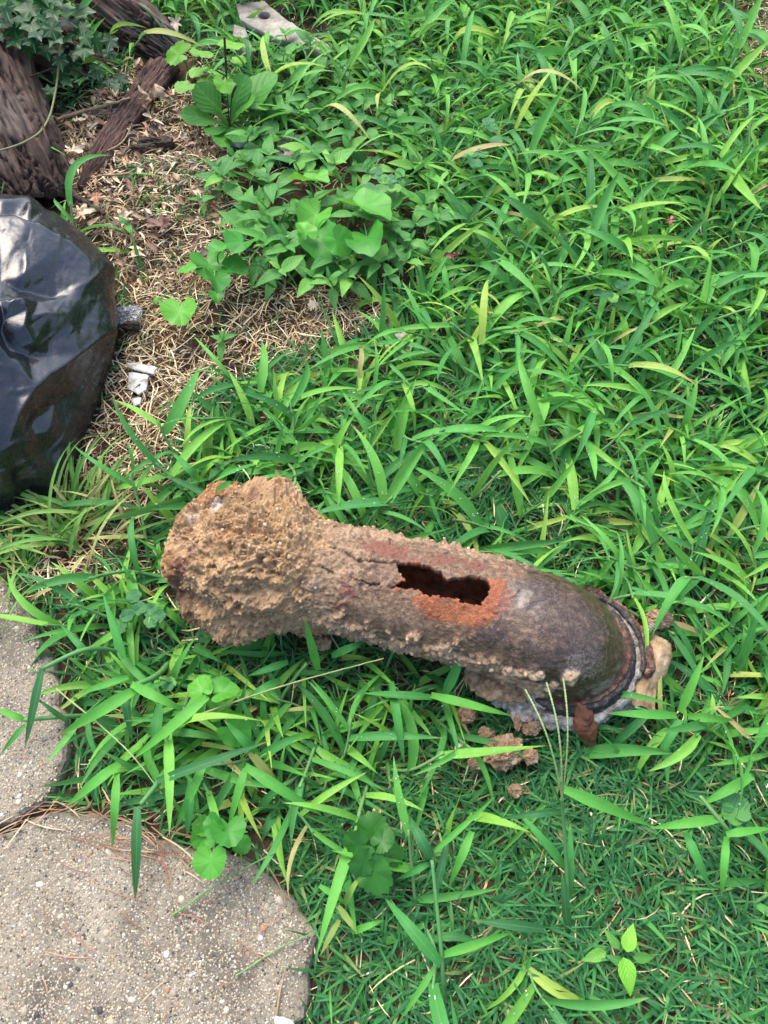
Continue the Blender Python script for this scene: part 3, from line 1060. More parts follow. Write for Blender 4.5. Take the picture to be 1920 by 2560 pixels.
# threaded clamp bolt sticking out at the right
b0, b1 = at(1560, 1640, .045), at(1634, 1562, .052)
tb = np.linspace(0, 1, 120)
V, Fq = tube(b0 + (b1 - b0) * tb[:, None], .0042 + .0007 * np.sin(tb * 110), 14)
link('clamp_bolt', make_mesh('clamp_bolt', V - OFF, Fq, mat=plain('bolt_metal', [(.3, (.10, .085, .07)), (.6, (.24, .21, .18))], .5, 120, .4, .001)), pipe, label='threaded bolt crusted with soil')
v, f = lump(4, .3, 1.6, 21, .16, 7, (1.1, .8, .8))
link('bolt_head_crust', make_mesh('bolt_head_crust', v * .0115 + at(1648, 1546, .05) - OFF, f, mat=M_CLOD), pipe)
v, f = lump(4, .3, 1.6, 24, .16, 7, (1.2, .9, .7))
link('bolt_head_crust', make_mesh('bolt_head_crust', v * .013 + at(1578, 1608, .04) - OFF, f, mat=M_CLOD), pipe)
for (px, py, z, s, sd_) in ((1300, 1738, .024, .021, 31), (1352, 1764, .020, .020, 33), (1422, 1782, .018, .018, 35), (1488, 1770, .020, .015, 37), (1270, 1705, .040, .020, 38), (1335, 1735, .036, .013, 39), (1540, 1745, .02, .014, 40), (1588, 1648, .032, .011, 42), (1606, 1598, .036, .012, 43), (1225, 1690, .034, .017, 41)):
    v, f = lump(4, .32, 1.5, sd_, .16, 6, (1.25, 1, .6))
    link('lime_lump', make_mesh('lime_lump', v * s + at(px, py, z) - OFF, f, mat=M_CLOD if sd_ in (38, 41, 42, 43) else M_LIME_CRUST), pipe)

# curved tan shard beside the pipe mouth
sh_c = at(1608, 1690, .030)
n_a, n_l = 40, 60
aa = np.linspace(-1.75, 1.55, n_a)
ll = np.linspace(0, 1, n_l)
e0, e1 = at(1640, 1600, .034), at(1598, 1775, .028)
axv = e1 - e0
sx = np.cross(axv / np.linalg.norm(axv), [0, 0, 1])
sx /= np.linalg.norm(sx)
sz_ = np.cross(sx, axv / np.linalg.norm(axv))
AA, LL = np.meshgrid(aa, ll)
rr = .0155 + .0035 * np.sin(LL * 6) * (AA < 0) + .0022 * fbm(np.stack([AA * 1.5, LL * 5, 0 * AA], -1), 3, 5)
ext = 1 + .18 * np.exp(-((LL - .2) / .18) ** 2) * sstep(-.4, -1.6, AA)
AAx = AA * ext
Po = e0 + axv * (LL + .03 * fbm(np.stack([AA * 2, LL * 0, 0 * AA], -1), 2, 9) * (2 * LL - 1))[..., None] + (np.sin(AAx) * rr)[..., None] * sx + (np.cos(AAx) * rr)[..., None] * sz_
Pi = Po - (np.sin(AAx)[..., None] * sx + np.cos(AAx)[..., None] * sz_) * .0045
V = np.concatenate([Po.reshape(-1, 3), Pi.reshape(-1, 3)])
V += .0006 * np.stack([fbm(V * 160, 3, 90 + k) for k in range(3)], -1)
q1 = grid_faces(n_l, n_a)
M_ = n_l * n_a
bl = np.r_[np.arange(n_a), np.arange(1, n_l) * n_a + n_a - 1, (n_l - 1) * n_a + np.arange(n_a - 2, -1, -1), np.arange(n_l - 2, 0, -1) * n_a]
bn = np.roll(bl, -1)
Fq = np.concatenate([q1[:, ::-1], q1 + M_, np.stack([bl, bn, bn + M_, bl + M_], 1)])
M_SHARD = plain('tan_shard', [(.3, (.15, .09, .045)), (.5, (.31, .22, .125)), (.72, (.45, .35, .23))], .75, 60, .6, .002)
o_sh = link('pipe_shard', make_mesh('pipe_shard', V - sh_c * [1, 1, 0], Fq, mat=M_SHARD), loc=(sh_c[0], sh_c[1], 0), label='curved tan broken shard lying right of the pipe mouth', cat='shard')

# ------------------------------------------------------------------ black rubbish bag
BAG_LEVELS = [
    (.000, [(60, 1262), (140, 1228), (172, 1180), (190, 1110), (225, 1030), (255, 950), (275, 880), (285, 810), (270, 740), (200, 690), (60, 600), (-200, 600), (-500, 760), (-520, 950), (-400, 1180), (-150, 1290)]),
    (.012, [(64, 1264), (146, 1228), (179, 1180), (198, 1110), (234, 1030), (265, 950), (286, 880), (298, 810), (285, 735), (215, 670), (70, 590), (-200, 590), (-500, 750), (-530, 950), (-410, 1180), (-150, 1294)]),
    (.052, [(-20, 1225), (78, 1180), (122, 1110), (165, 1020), (212, 930), (252, 845), (280, 755), (266, 670), (216, 600), (115, 535), (-100, 510), (-420, 640), (-520, 850), (-420, 1100), (-180, 1235)]),
    (.098, [(-60, 1115), (5, 1075), (66, 1000), (114, 910), (160, 825), (192, 740), (186, 655), (150, 575), (90, 515), (0, 487), (-200, 490), (-400, 640), (-450, 820), (-330, 1020), (-170, 1110)]),
    (.135, [(-110, 990), (-50, 945), (15, 870), (66, 780), (80, 690), (58, 590), (-10, 525), (-100, 518), (-240, 600), (-320, 760), (-250, 940)]),
    (.155, [(-110, 880), (-50, 840), (-10, 760), (-20, 660), (-70, 590), (-130, 600), (-200, 700), (-190, 820)]),
    (.161, [(-110, 800), (-80, 770), (-60, 720), (-80, 660), (-120, 660), (-150, 720), (-140, 780)]),
]
nb = 420
ab = np.linspace(-PI, PI, nb, endpoint=False)
cens, rads, zs = [], [], []
for z, poly in BAG_LEVELS:
    P = np.array([at(x, y, z)[:2] for x, y in poly])
    cen = (P.min(0) + P.max(0)) / 2
    d = []
    for i in range(len(P)):
        for t in np.arange(30) / 30:
            d.append(P[i] + (P[(i + 1) % len(P)] - P[i]) * t)
    d = np.array(d) - cen
    an, rd = np.arctan2(d[:, 1], d[:, 0]), np.hypot(d[:, 0], d[:, 1])
    o = np.argsort(an)
    rr_ = np.interp(ab, np.r_[an[o][-3:] - 2 * PI, an[o], an[o][:3] + 2 * PI], np.r_[rd[o][-3:], rd[o], rd[o][:3]])
    kz = np.hanning(19)
    kz /= kz.sum()
    rr_ = np.convolve(np.r_[rr_[-9:], rr_, rr_[:9]], kz, 'valid')
    cens.append(cen)
    rads.append(rr_)
    zs.append(z)
cens, rads, zs = np.array(cens), np.array(rads), np.array(zs)
lv = np.arange(len(zs))


def smooth_interp(x, xp, yp):
    i = np.clip(np.floor(x).astype(int), 0, len(xp) - 2)
    f = x - i
    g = lambda k: yp[np.clip(k, 0, len(xp) - 1)]
    p0, p1, p2, p3 = g(i - 1), g(i), g(i + 1), g(i + 2)
    sh = (-1,) + (1,) * (yp.ndim - 1)
    f = f.reshape(sh)
    return .5 * (2 * p1 + (p2 - p0) * f + (2 * p0 - 5 * p1 + 4 * p2 - p3) * f * f + (3 * p1 - p0 - 3 * p2 + p3) * f ** 3)


mb = 300
xl = np.linspace(0, len(zs) - 1, mb)
bc, br, bz = smooth_interp(xl, lv, cens), smooth_interp(xl, lv, rads), smooth_interp(xl, lv, zs)
bz = np.maximum(bz, 0)
BV = np.stack([bc[:, :1] + br * np.cos(ab), bc[:, 1:] + br * np.sin(ab), bz[:, None] + 0 * br], -1)
tu, tv = np.gradient(BV, axis=0), np.gradient(np.concatenate([BV[:, -1:], BV, BV[:, :1]], 1), axis=1)[:, 1:-1]
bn_ = np.cross(tv, tu)
bn_ /= np.linalg.norm(bn_, axis=2, keepdims=True) + 1e-12
bpx, bpy_ = proj(BV)
bpx = bpx + 7 * fbm(BV * 16, 2, 3)
bpy_ = bpy_ + 7 * fbm(BV * 16, 2, 5)
disp = .0025 * fbm(BV * 7, 2, 77)

# creased plastic: flat facets between ridge and valley lines (x, y, height in mm)
CREASES = [
    [(0, 155, 5), (105, 150, 7), (112, 180, 5), (115, 208, -5)], [(0, 185, -4), (60, 188, -5), (115, 208, -5)],
    [(0, 225, 7), (60, 222, 9), (130, 240, 10), (220, 300, 9), (300, 368, 8), (375, 392, 9), (405, 465, 1)],
    [(0, 400, -9), (100, 438, -11), (200, 470, -10)], [(200, 470, -10), (290, 440, 5), (375, 392, 9)],
    [(0, 492, -2), (140, 492, -1), (270, 486, 1), (405, 465, 1)], [(200, 470, -10), (230, 478, -2)],
    [(25, 520, 6), (60, 512, 8), (78, 540, 7)], [(22, 560, -6), (22, 600, -9), (50, 660, -10), (120, 688, -6), (180, 692, 0)],
    [(78, 540, 7), (75, 600, 6), (110, 650, 5), (180, 692, 0)], [(-20, 590, 4), (-5, 660, 5), (40, 710, 5)],
    [(392, 595, 7), (320, 640, 7), (240, 692, 9), (160, 755, 10), (95, 815, 12)],
    [(95, 815, 12), (50, 900, 9), (12, 1000, 12)], [(95, 815, 12), (40, 830, 5), (0, 820, 6)],
    [(12, 1000, 12), (90, 985, 6), (180, 940, 4)], [(12, 1000, 12), (60, 1045, 10), (105, 1085, 10), (160, 1150, 9), (200, 1205, 5)],
    [(12, 1000, 12), (20, 1070, 7), (40, 1150, 5), (60, 1220, 0)], [(40, 1040, -3), (70, 1100, -9), (110, 1170, -6)],
    [(100, 560, 4), (160, 548, 6), (230, 540, 4)], [(120, 620, 3), (180, 640, -1), (250, 600, 4)],
    [(300, 560, 1), (392, 595, 7)], [(200, 850, -3), (270, 800, -1), (330, 720, 0)], [(120, 920, -3), (150, 1030, -3), (200, 1080, 0)],
    [(60, 330, 1), (150, 360, 3), (190, 400, -3)], [(60, 330, 1), (70, 400, -3)],
]
LOOSE = [(0, 100, 0), (190, 158, 1), (330, 268, 2), (442, 440, 0), (440, 560, 0), (380, 760, 0), (300, 900, 0), (240, 1020, 1), (240, 1110, 0), (190, 1230, 0), (0, 1260, 0),
         (-150, 90, 0), (-150, 300, 6), (-150, 500, -3), (-150, 700, 3), (-150, 900, 4), (-150, 1100, 2), (-150, 1300, 0), (-500, 400, 0), (-500, 1000, 0), (500, 300, 0), (500, 1100, 0), (240, 225, 3), (230, 960, 1), (340, 480, 1), (300, 850, 0)]
vid, vts, eds = {}, [], []


def cv(p):
    kx = (p[0], p[1])
    if kx not in vid:
        vid[kx] = len(vts)
        vts.append((p[0] * .708, 400 + p[1] * .709, p[2]))
    return vid[kx]


for line in CREASES:
    for p_, q_ in zip(line[:-1], line[1:]):
        eds.append((cv(p_), cv(q_)))
for p_ in LOOSE:
    cv(p_)
for p_ in ((-2500, -1500, 0), (2500, -1500, 0), (2500, 3500, 0), (-2500, 3500, 0)):
    cv(p_)
from mathutils.geometry import delaunay_2d_cdt
dv, de, df, ov, oe, of_ = delaunay_2d_cdt([Vector(v_[:2]) for v_ in vts], eds, [], 0, 1e-5)
dz_ = [np.mean([vts[k][2] for k in o_]) if len(o_) else 0.0 for o_ in ov]
tin = np.zeros(bpx.shape)
wx, wy = bpx, bpy_
for f_ in df:
    A, B_, C_ = [np.array(dv[k]) for k in f_]
    den = (B_[1] - C_[1]) * (A[0] - C_[0]) + (C_[0] - B_[0]) * (A[1] - C_[1])
    if abs(den) < 1e-9:
        continue
    l1 = ((B_[1] - C_[1]) * (wx - C_[0]) + (C_[0] - B_[0]) * (wy - C_[1])) / den
    l2 = ((C_[1] - A[1]) * (wx - C_[0]) + (A[0] - C_[0]) * (wy - C_[1])) / den
    ok_ = (l1 >= -1e-6) & (l2 >= -1e-6) & (l1 + l2 <= 1 + 1e-6)
    tin[ok_] = (l1 * dz_[f_[0]] + l2 * dz_[f_[1]] + (1 - l1 - l2) * dz_[f_[2]])[ok_]
for _ in range(5):
    tin = .5 * tin + .25 * (np.roll(tin, 1, 1) + np.roll(tin, -1, 1))
    tin[1:-1] = .5 * tin[1:-1] + .25 * (tin[2:] + tin[:-2])
facing = ((np.array([0, 0, H]) - BV) * bn_).sum(2)
disp += .0014 * tin * sstep(0, .15, facing)


def fold(pts, hgt, w):
    d = dist_poly(bpx, bpy_, pts)
    x0, y0 = pts[0]
    x1, y1 = pts[-1]
    t = ((bpx - x0) * (x1 - x0) + (bpy_ - y0) * (y1 - y0)) / ((x1 - x0) ** 2 + (y1 - y0) ** 2)
    return hgt * np.exp(-(d / w) ** 1.5) * sstep(-.12, .25, t) * sstep(1.10, .7, t)


for line in CREASES:
    if max(p_[2] for p_ in line) > 4:
        disp += fold([(p_[0] * .708, 400 + p_[1] * .709) for p_ in line], .0013, 5.5)
for k in range(90):
    x0, y0 = rng.uniform(-60, 270), rng.uniform(560, 1200)
    a = rng.normal(-.55, .8)
    L = rng.uniform(14, 60)
    disp += fold([(x0, y0), (x0 + L * math.cos(a) * .5 + rng.uniform(-5, 5), y0 + L * math.sin(a) * .5 + rng.uniform(-5, 5)), (x0 + L * math.cos(a), y0 + L * math.sin(a))], rng.choice([-1, 1]) * rng.uniform(.0004, .0012), rng.uniform(4, 7))
rn = np.abs(fbm(BV * np.array([38, 24, 38]), 3, 91))
disp += .0008 * (.4 - rn)
crk = np.abs(fbm(BV * 85, 3, 93))
disp += .0004 * sstep(.0, .5, fbm(BV * 11, 2, 95) + .2) * (.4 - crk)
disp *= sstep(0, .02, BV[..., 2])[...]
BVd = BV + bn_ * disp[..., None]
BVd[..., 2] = np.maximum(BVd[..., 2], 0.0)
bo = np.array([bc[0][0], bc[0][1], 0])
m = NT('black_polythene')
pos = m.obj()
n1 = m.noise(55, 4, .6, pos)
n2 = m.noise(190, 4, .6, pos)
vv_ = m.n('TexVoronoi', feature='DISTANCE_TO_EDGE', i_Scale=46.0)
wv = m.mix(.035, pos, m.n('TexNoise', i_Scale=60.0).outputs['Color'])
m.l(wv, vv_.inputs['Vector'])
cr = m.ramp(vv_.outputs['Distance'], [(0, 0.), (.06, 1.)])
dust = m.ramp(m.noise(22, 5, .7, pos), [(.5, 0.), (.75, 1.)])
m.set(Base_Color=m.mix(m.math('MULTIPLY', dust, .5), (.003, .0045, .009), (.010, .014, .022)), Roughness=m.ramp(n2, [(.3, .22), (.7, .36)]), IOR=1.5, Specular_IOR_Level=.75,
      Normal=m.bump(n2, .12, .0015, m.bump(n1, .18, .004)))
topc = BVd[-1].mean(0)
Vb = np.concatenate([BVd.reshape(-1, 3), topc[None]]) - bo
k = np.arange(0, nb, 2)
capf = np.stack([(mb - 1) * nb + k, (mb - 1) * nb + k + 1, (mb - 1) * nb + (k + 2) % nb, 0 * k + mb * nb], 1)
link('rubbish_bag', make_mesh('rubbish_bag', Vb, np.concatenate([grid_faces(mb, nb, True), capf]), mat=m.m), loc=bo,
     label='glossy black plastic rubbish bag, creased and full, beside the bare straw patch', cat='rubbish bag')

# ------------------------------------------------------------------ tree base with roots, bark strip
m = NT('old_bark')
pos = m.obj()
a_gr, a_long = m.attr('groove').outputs['Fac'], m.n('UVMap')
a_long.uv_map = 'UVMap'
mp = m.n('Mapping')
mp.inputs['Scale'].default_value = (.22, 5, 1)
m.l(a_long.outputs[0], mp.inputs[0])
nl = m.noise(48, 8, .75, mp.outputs[0], .9)
n2 = m.noise(9, 5, .6, pos)
n3 = m.noise(240, 4, .7, pos)
c = m.ramp(nl, [(.3, (.022, .014, .011)), (.5, (.085, .055, .043)), (.68, (.18, .125, .098))])
c = m.mix(m.ramp(n2, [(.5, 0.), (.68, .85)]), c, m.ramp(nl, [(.35, (.05, .042, .037)), (.6, (.24, .215, .19)), (.72, (.40, .37, .34))]))
c = m.mix(m.math('MULTIPLY', a_gr, .85), c, (.014, .009, .007))
m.set(Base_Color=c, Roughness=.85, Specular_IOR_Level=.2, Normal=m.bump(n3, .5, .002, m.bump(nl, .9, .006)))
M_BARK = m.m


def root_mesh(pts, radii, off, seed, n=150, k=140, flat=1.0):
    p = bez(pts, n)
    n = len(p)
    rad = np.interp(np.linspace(0, 1, n), np.linspace(0, 1, len(radii)), radii)
    T = np.gradient(p, axis=0)
    T /= np.linalg.norm(T, axis=1)[:, None]
    B = np.cross(T, [0, 0, 1])
    B /= np.linalg.norm(B, axis=1)[:, None]
    N = np.cross(B, T)
    a = np.linspace(-PI, PI, k, endpoint=False)
    L = np.r_[0, np.cumsum(np.linalg.norm(np.diff(p, axis=0), axis=1))]
    LL_, AA_ = np.meshgrid(L, a, indexing='ij')
    R = np.cos(a)[None, :, None] * N[:, None] * flat + np.sin(a)[None, :, None] * B[:, None]
    q = np.stack([LL_ * 2.2, np.cos(AA_) * rad[:, None] * 95, np.sin(AA_) * rad[:, None] * 95], -1)
    w = .8 * fbm(q * .4, 2, seed + 9)
    g1 = fbm(q + w[..., None], 4, seed)
    plates = np.abs(fbm(q * np.array([1.6, .55, .55]) + w[..., None] * 2, 3, seed + 4))
    groove = 1 - sstep(.02, .16, plates)
    big = fbm(np.stack([LL_ * 6, np.cos(AA_) * 1.3, np.sin(AA_) * 1.3], -1), 3, seed + 7)
    d = .014 * big + .0050 * g1 - .0065 * groove
    d = d + .0025 * np.floor(3 * fbm(q * np.array([1.5, .35, .35]), 2, seed + 12)) / 3
    d *= np.minimum(1, rad / .05)[:, None]
    V = p[:, None] + R * (rad[:, None] + d)[..., None]
    uv = np.stack([LL_ * 1.0, AA_ * rad[:, None]], -1).reshape(-1, 2)
    return make_mesh('root', V.reshape(-1, 3) - off, grid_faces(n, k, True)[:, ::-1], uv=uv, attrs={'groove': groove.ravel()}, mat=M_BARK)


to = at(-260, -200)
tree = link('tree_base', None, loc=to, label='old brown tree base with flaring furrowed roots under the ivy', cat='tree')
link('root', root_mesh([at(x, y, z) for x, y, z in ((-380, -300, .10), (-250, -90, .06), (-140, 110, .04), (-40, 290, .025), (40, 430, .008), (95, 545, -.02))], (.16, .135, .115, .098, .075, .045), to, 11, 230, 200), tree)
link('root', root_mesh([at(x, y, z) for x, y, z in ((-90, -330, .10), (80, -140, .05), (215, -20, .025), (325, 72, .008), (400, 122, -.008), (460, 165, -.03))], (.12, .085, .066, .052, .040, .022), to, 31, 200, 180), tree)
link('trunk', root_mesh([to + [-.25, .15, -.05], to + [-.25, .17, .25], to + [-.26, .18, .6], to + [-.26, .19, 1.2]], (.34, .26, .23, .21), to, 51, 80, 90), tree)
tb_ = bez([at(-40, 20, .06), at(60, 110, .03), at(180, 160, .01), at(260, 190, -.01)], 80)
link('root', root_mesh([tb_[i] for i in (0, 26, 52, len(tb_) - 1)], (.08, .06, .045, .02), to, 71, 100, 110), tree)

# flat strip of bark
e0, e1 = at(412, 160, .008), at(215, 478, .004)
n_l, n_a = 160, 50
ll, aa = np.linspace(0, 1, n_l), np.linspace(-1, 1, n_a)
LL, AA = np.meshgrid(ll, aa, indexing='ij')
d3 = (e1 - e0)
sx = np.cross(d3 / np.linalg.norm(d3), [0, 0, 1])
sx /= np.linalg.norm(sx)
hw = .026 * (1 - .35 * LL) * np.clip((1.02 - LL) / .25, .15, 1) * (1 + .10 * fbm(np.stack([LL * 7, AA * 0 + np.sign(AA) * 3, 0 * LL], -1), 3, 3))
bend = .012 * np.sin(LL * 2.2)
q = np.stack([LL * 5, AA * 7, 0 * LL], -1)
gq = np.abs(fbm(q, 3, 8))
gro = 1 - sstep(.02, .2, gq)
zz = .011 * (1 - AA ** 2 * .7) + .0028 * fbm(q * 1.5, 3, 5) - .0035 * gro
top = e0 + d3 * LL[..., None] + sx * (AA * hw + bend)[..., None] + np.array([0, 0, 1]) * zz[..., None]
bot = top.copy()
bot[..., 2] = np.minimum(top[..., 2] - .004, .0)
q1 = grid_faces(n_l, n_a)
M_ = n_l * n_a
bl = np.r_[np.arange(n_a), np.arange(1, n_l) * n_a + n_a - 1, (n_l - 1) * n_a + np.arange(n_a - 2, -1, -1), np.arange(n_l - 2, 0, -1) * n_a]
bn = np.roll(bl, -1)
Fq = np.concatenate([q1, q1[:, ::-1] + M_, np.stack([bn, bl, bl + M_, bn + M_], 1)])
uvb = np.stack([LL * .3, AA * .03], -1).reshape(-1, 2)
m = NT('bark_strip')
uvn = m.n('UVMap')
mp = m.n('Mapping')
mp.inputs['Scale'].default_value = (1, 9, 1)
m.l(uvn.outputs[0], mp.inputs[0])
nl = m.noise(40, 6, .7, mp.outputs[0], .4)
c = m.ramp(nl, [(.3, (.040, .023, .018)), (.5, (.105, .064, .050)), (.7, (.18, .118, .095))])
c = m.mix(m.math('MULTIPLY', m.attr('groove').outputs['Fac'], .8), c, (.018, .011, .009))
m.set(Base_Color=c, Roughness=.85, Specular_IOR_Level=.2, Normal=m.bump(nl, .9, .004))
link('bark_strip', make_mesh('bark_strip', np.concatenate([top.reshape(-1, 3), bot.reshape(-1, 3)]) - [e0[0], e0[1], 0], Fq, uv=np.concatenate([uvb, uvb]), attrs={'groove': np.r_[gro.ravel(), gro.ravel()]}, mat=m.m),
     loc=(e0[0], e0[1], 0), label='long reddish brown furrowed strip of bark lying on leaf litter', cat='bark')


# ------------------------------------------------------------------ placing leaves
def leaf_rot(az, pitch=0.0, roll=0.0):
    return (Matrix.Rotation(az, 3, 'Z') @ Matrix.Rotation(pitch, 3, 'X') @ Matrix.Rotation(roll, 3, 'Y')).to_euler()


def stem_mesh(pts, r, off, mat, n=12, seg_=6, name='stem'):
    p = bez(pts, n)
    V, Fq = tube(p, np.linspace(r, r * .7, len(p)), seg_)
    return make_mesh(name, V - off, Fq, uv=np.c_[np.full(len(V), .25), np.full(len(V), .5)], mat=mat)


def variants(n, fn, name, mat):
    out = []
    for k in range(n):
        V, Fq, uv = fn(k)
        out.append(make_mesh(name, V, Fq, uv=uv, mat=mat))
    return out


vr = np.random.default_rng(21)
IVY = variants(7, lambda k: polar_leaf(lambda a: ivy_r(a * (1 + .06 * math.sin(k))) * (1 + .05 * np.sin(a * 2 + k)), 72, 5, .12, .03, vr.uniform(.1, .4), k), 'leaf', M_IVY)
VIO = variants(6, lambda k: polar_leaf(lambda a: heart_r(a) * (1 + .04 * np.sin(a + k)), 72, 6, .48, .06, vr.uniform(.15, .5), k), 'leaf', M_VIOLET)
KID = variants(4, lambda k: polar_leaf(lambda a: kidney_r(a) * (1 + .04 * np.sin(a + k)), 72, 6, .40, .05, vr.uniform(.1, .35), k), 'leaf', M_VIOLET)
SCA = variants(4, lambda k: polar_leaf(lambda a: scallop_r(a) * (1 + .05 * np.sin(a + k)), 80, 5, .1, .05, vr.uniform(.1, .4), k), 'leaf', M_LIME)
DRK = variants(3, lambda k: polar_leaf(lambda a: scallop_r(a) * (1 + .1 * np.sin(a * 2 + k)), 80, 5, .15, .06, .3, k), 'leaf', M_DARKL)
CLV = variants(3, lambda k: polar_leaf(lambda a: clover_r(a), 40, 4, .18, .0, .15, k), 'leaflet', M_CLOVER)
ovate = lambda w, p=1.0: (lambda t: w * np.sin(PI * np.clip(t, 0, 1) ** (.72 * p)) ** .95 * (1 - .35 * t) + .004)
CHK = variants(7, lambda k: strip_leaf(ovate(vr.uniform(.21, .28)), 10, 6, .22, vr.uniform(.3, .9), .06, k), 'leaf', M_CHICK)
PLT = variants(3, lambda k: strip_leaf(lambda t: .045 + .26 * sstep(.25, .62, t) * np.sqrt(np.clip(1 - t ** 5, 0, 1)), 14, 6, .15, .4, .10, k), 'leaf', foliage('plantain_leaf', [(0, (.035, .16, .03)), (.6, (.065, .24, .04)), (1, (.10, .30, .04))], vein='pinnate', veinamt=.25))
BRT = variants(2, lambda k: strip_leaf(ovate(.30), 10, 6, .25, .5, .05, k), 'leaf', M_LIMEP)


def put_leaf(parent, off, me, px, py, size, tip, z, pitch=None, roll=None, name='leaf', mid=True, label=None):
    """leaf whose middle is seen at (px, py); tip = direction in the picture plane, degrees, 0 = right, 90 = up"""
    s = size * pxs(px, py)
    c = at(px, py, z)
    a = math.radians(tip)
    d = at(px + 20 * math.cos(a), py - 20 * math.sin(a), z) - c
    az = math.atan2(d[1], d[0]) - PI / 2
    pitch = rng.normal(.05, .28) if pitch is None else pitch
    roll = rng.normal(0, .28) if roll is None else roll
    b = c - (d / np.linalg.norm(d)) * s * (.18 if mid else .45)
    link(name, me, parent, b - off, leaf_rot(az, pitch, roll), s, label)
    return b


# ivy ---------------------------------------------------------------
io = at(80, 60)
M_VINE = plain('vine_bark', [(.3, (.10, .12, .05)), (.7, (.20, .20, .10))], .6, 60, .4, .001)
ivy = link('ivy', None, loc=io, label='dark green ivy with pale veined lobed leaves over the tree roots', cat='ivy')
ivl = [(54, 10, 85), (36, 72, 52), (78, 63, 48), (172, 54, 66), (196, 30, 60), (136, 36, 34), (39, 105, 42), (81, 105, 40), (145, 120, 50), (238, 100, 44), (274, 102, 38), (115, 127, 40), (93, 87, 38), (211, 127, 44), (178, 154, 42), (208, 199, 40), (241, 172, 38), (273, 205, 30), (301, 199, 36), (274, 133, 32), (120, 54, 46), (6, 60, 44), (166, 100, 38), (187, 88, 38), (100, 40, 46), (145, 3, 44), (72, 28, 52), (309, 217, 26), (193, 133, 38), (256, 208, 26), (15, 25, 50), (110, 10, 50), (0, 92, 36), (60, 88, 36), (130, 75, 40), (215, 95, 34), (150, 150, 36), (190, 178, 34), (225, 150, 34), (168, 205, 30), (55, 50, 44), (20, 45, 44), (160, 20, 44), (95, 70, 40), (205, 70, 40), (-20, 20, 60), (-30, 80, 50), (30, -20, 60), (100, -25, 60), (180, -20, 50), (250, 185, 30), (288, 215, 26), (230, 195, 32), (135, 95, 40), (70, 125, 30)]
for k, (x, y, s_) in enumerate(ivl):
    z = .075 + .03 * rng.random() if y < 90 else .045 + .03 * rng.random()
    z = min(.13, .03 + .07 * np.clip((260 - y) / 200, 0, 1.2) * (1.0 if x < 160 else .8) + .022 * rng.random())
    put_leaf(ivy, io, IVY[k % 7], x, y, s_ * .78, rng.normal(-80, 35), z, rng.normal(-.15, .25), rng.normal(0, .25))
for (x, y, s_, t_) in ((154, 186, 46, -50), (124, 226, 30, 110), (93, 310, 14, 200), (128, 290, 16, 20)):
    put_leaf(ivy, io, IVY[s_ % 7], x, y, s_ * .75, t_, .055, label='young bright green leaf' if s_ > 20 else None)
vine = [at(x, y, z) for x, y, z in ((150, 60, .11), (151, 100, .10), (147, 160, .075), (141, 215, .055), (126, 285, .055), (104, 325, .065), (78, 346, .08), (40, 364, .095), (-20, 382, .10))]
link('vine_stem', stem_mesh(vine, .0019, io, M_VINE, 60, 8), ivy)
for k in range(6):
    a_ = [at(rng.uniform(0, 260), rng.uniform(0, 200), .05 + .02 * rng.random()) for _ in range(3)]
    link('vine_stem', stem_mesh(a_, .0016, io, M_TWIG, 20, 6), ivy)


# violets -----------------------------------------------------------
def violet(base, leaves, label, meshes, cat='violet', name='violet_plant', group=None):
    bo_ = at(*base)
    p = link(name, None, loc=bo_, label=label, cat=cat, group=group)
    for k, (x, y, s_, t_) in enumerate(leaves):
        z = .026 + .045 * rng.random() * (s_ > 40)
        b = put_leaf(p, bo_, meshes[k % len(meshes)], x, y, s_ * .66, t_, z)
        midp = (b + bo_) / 2 + np.array([0, 0, .012])
        link('leaf_stalk', stem_mesh([bo_ + rng.normal(0, .003, 3), midp, b - [0, 0, .0025]], .0013, bo_, M_STEM, 10, 5), p)
    return p


violet((545, 690), [(526, 668, 84, -60), (601, 612, 72, -120), (557, 622, 58, 30), (585, 674, 62, -10), (540, 702, 60, -70), (541, 741, 34, -80), (462, 677, 44, 160)], 'violet plant with glossy heart leaves, alone in the straw right of the bag', VIO)
violet((455, 745), [(450, 786, 76, -92), (392, 750, 18, 120)], 'single round heart shaped violet leaf standing on dry straw', KID)
violet((800, 570), [(781, 454, 84, -20), (785, 545, 78, -140), (802, 606, 92, -60), (850, 606, 62, -30), (742, 608, 52, -150), (760, 575, 50, 120)], 'violet with crinkled yellow green leaves at the left of the leafy weeds', VIO)
violet((905, 560), [(922, 523, 112, -25), (920, 604, 88, -80), (992, 507, 62, 40), (885, 470, 40, 100)], 'violet with the broadest heart leaf among the leafy weeds', VIO)
violet((530, 1750), [(502, 1716, 56, 110), (561, 1727, 60, 20), (544, 1783, 48, -160), (590, 1830, 74, -35), (505, 1790, 40, 200)], 'shiny violet plant in the crabgrass below the soil caked pipe end', VIO)
violet((560, 2060), [(573, 2089, 74, -80), (503, 2100, 56, -120), (527, 2163, 74, -95), (608, 2118, 42, -40), (532, 2055, 54, 120), (470, 2030, 40, 160), (500, 2066, 46, 170)], 'violet with round leaves spreading onto the corner of the concrete', KID)
violet((480, 190), [(439, 135, 62, 170), (506, 130, 52, 60), (583, 111, 60, 30), (494, 181, 50, -120), (460, 219, 44, -140), (520, 207, 46, -60), (561, 212, 48, -80), (540, 188, 36, 10), (600, 150, 36, 0)], 'lime green weed with scalloped leaves beside the tree root', SCA, 'weed', 'scalloped_weed')
violet((925, 2130), [(926, 2070, 78, 85), (975, 2130, 70, 10), (937, 2190, 84, -70), (890, 2115, 66, 190), (905, 2160, 60, 230), (960, 2100, 50, 40)], 'dark green toothed rosette weed in the grass right of the concrete corner', DRK, 'weed', 'rosette_weed')
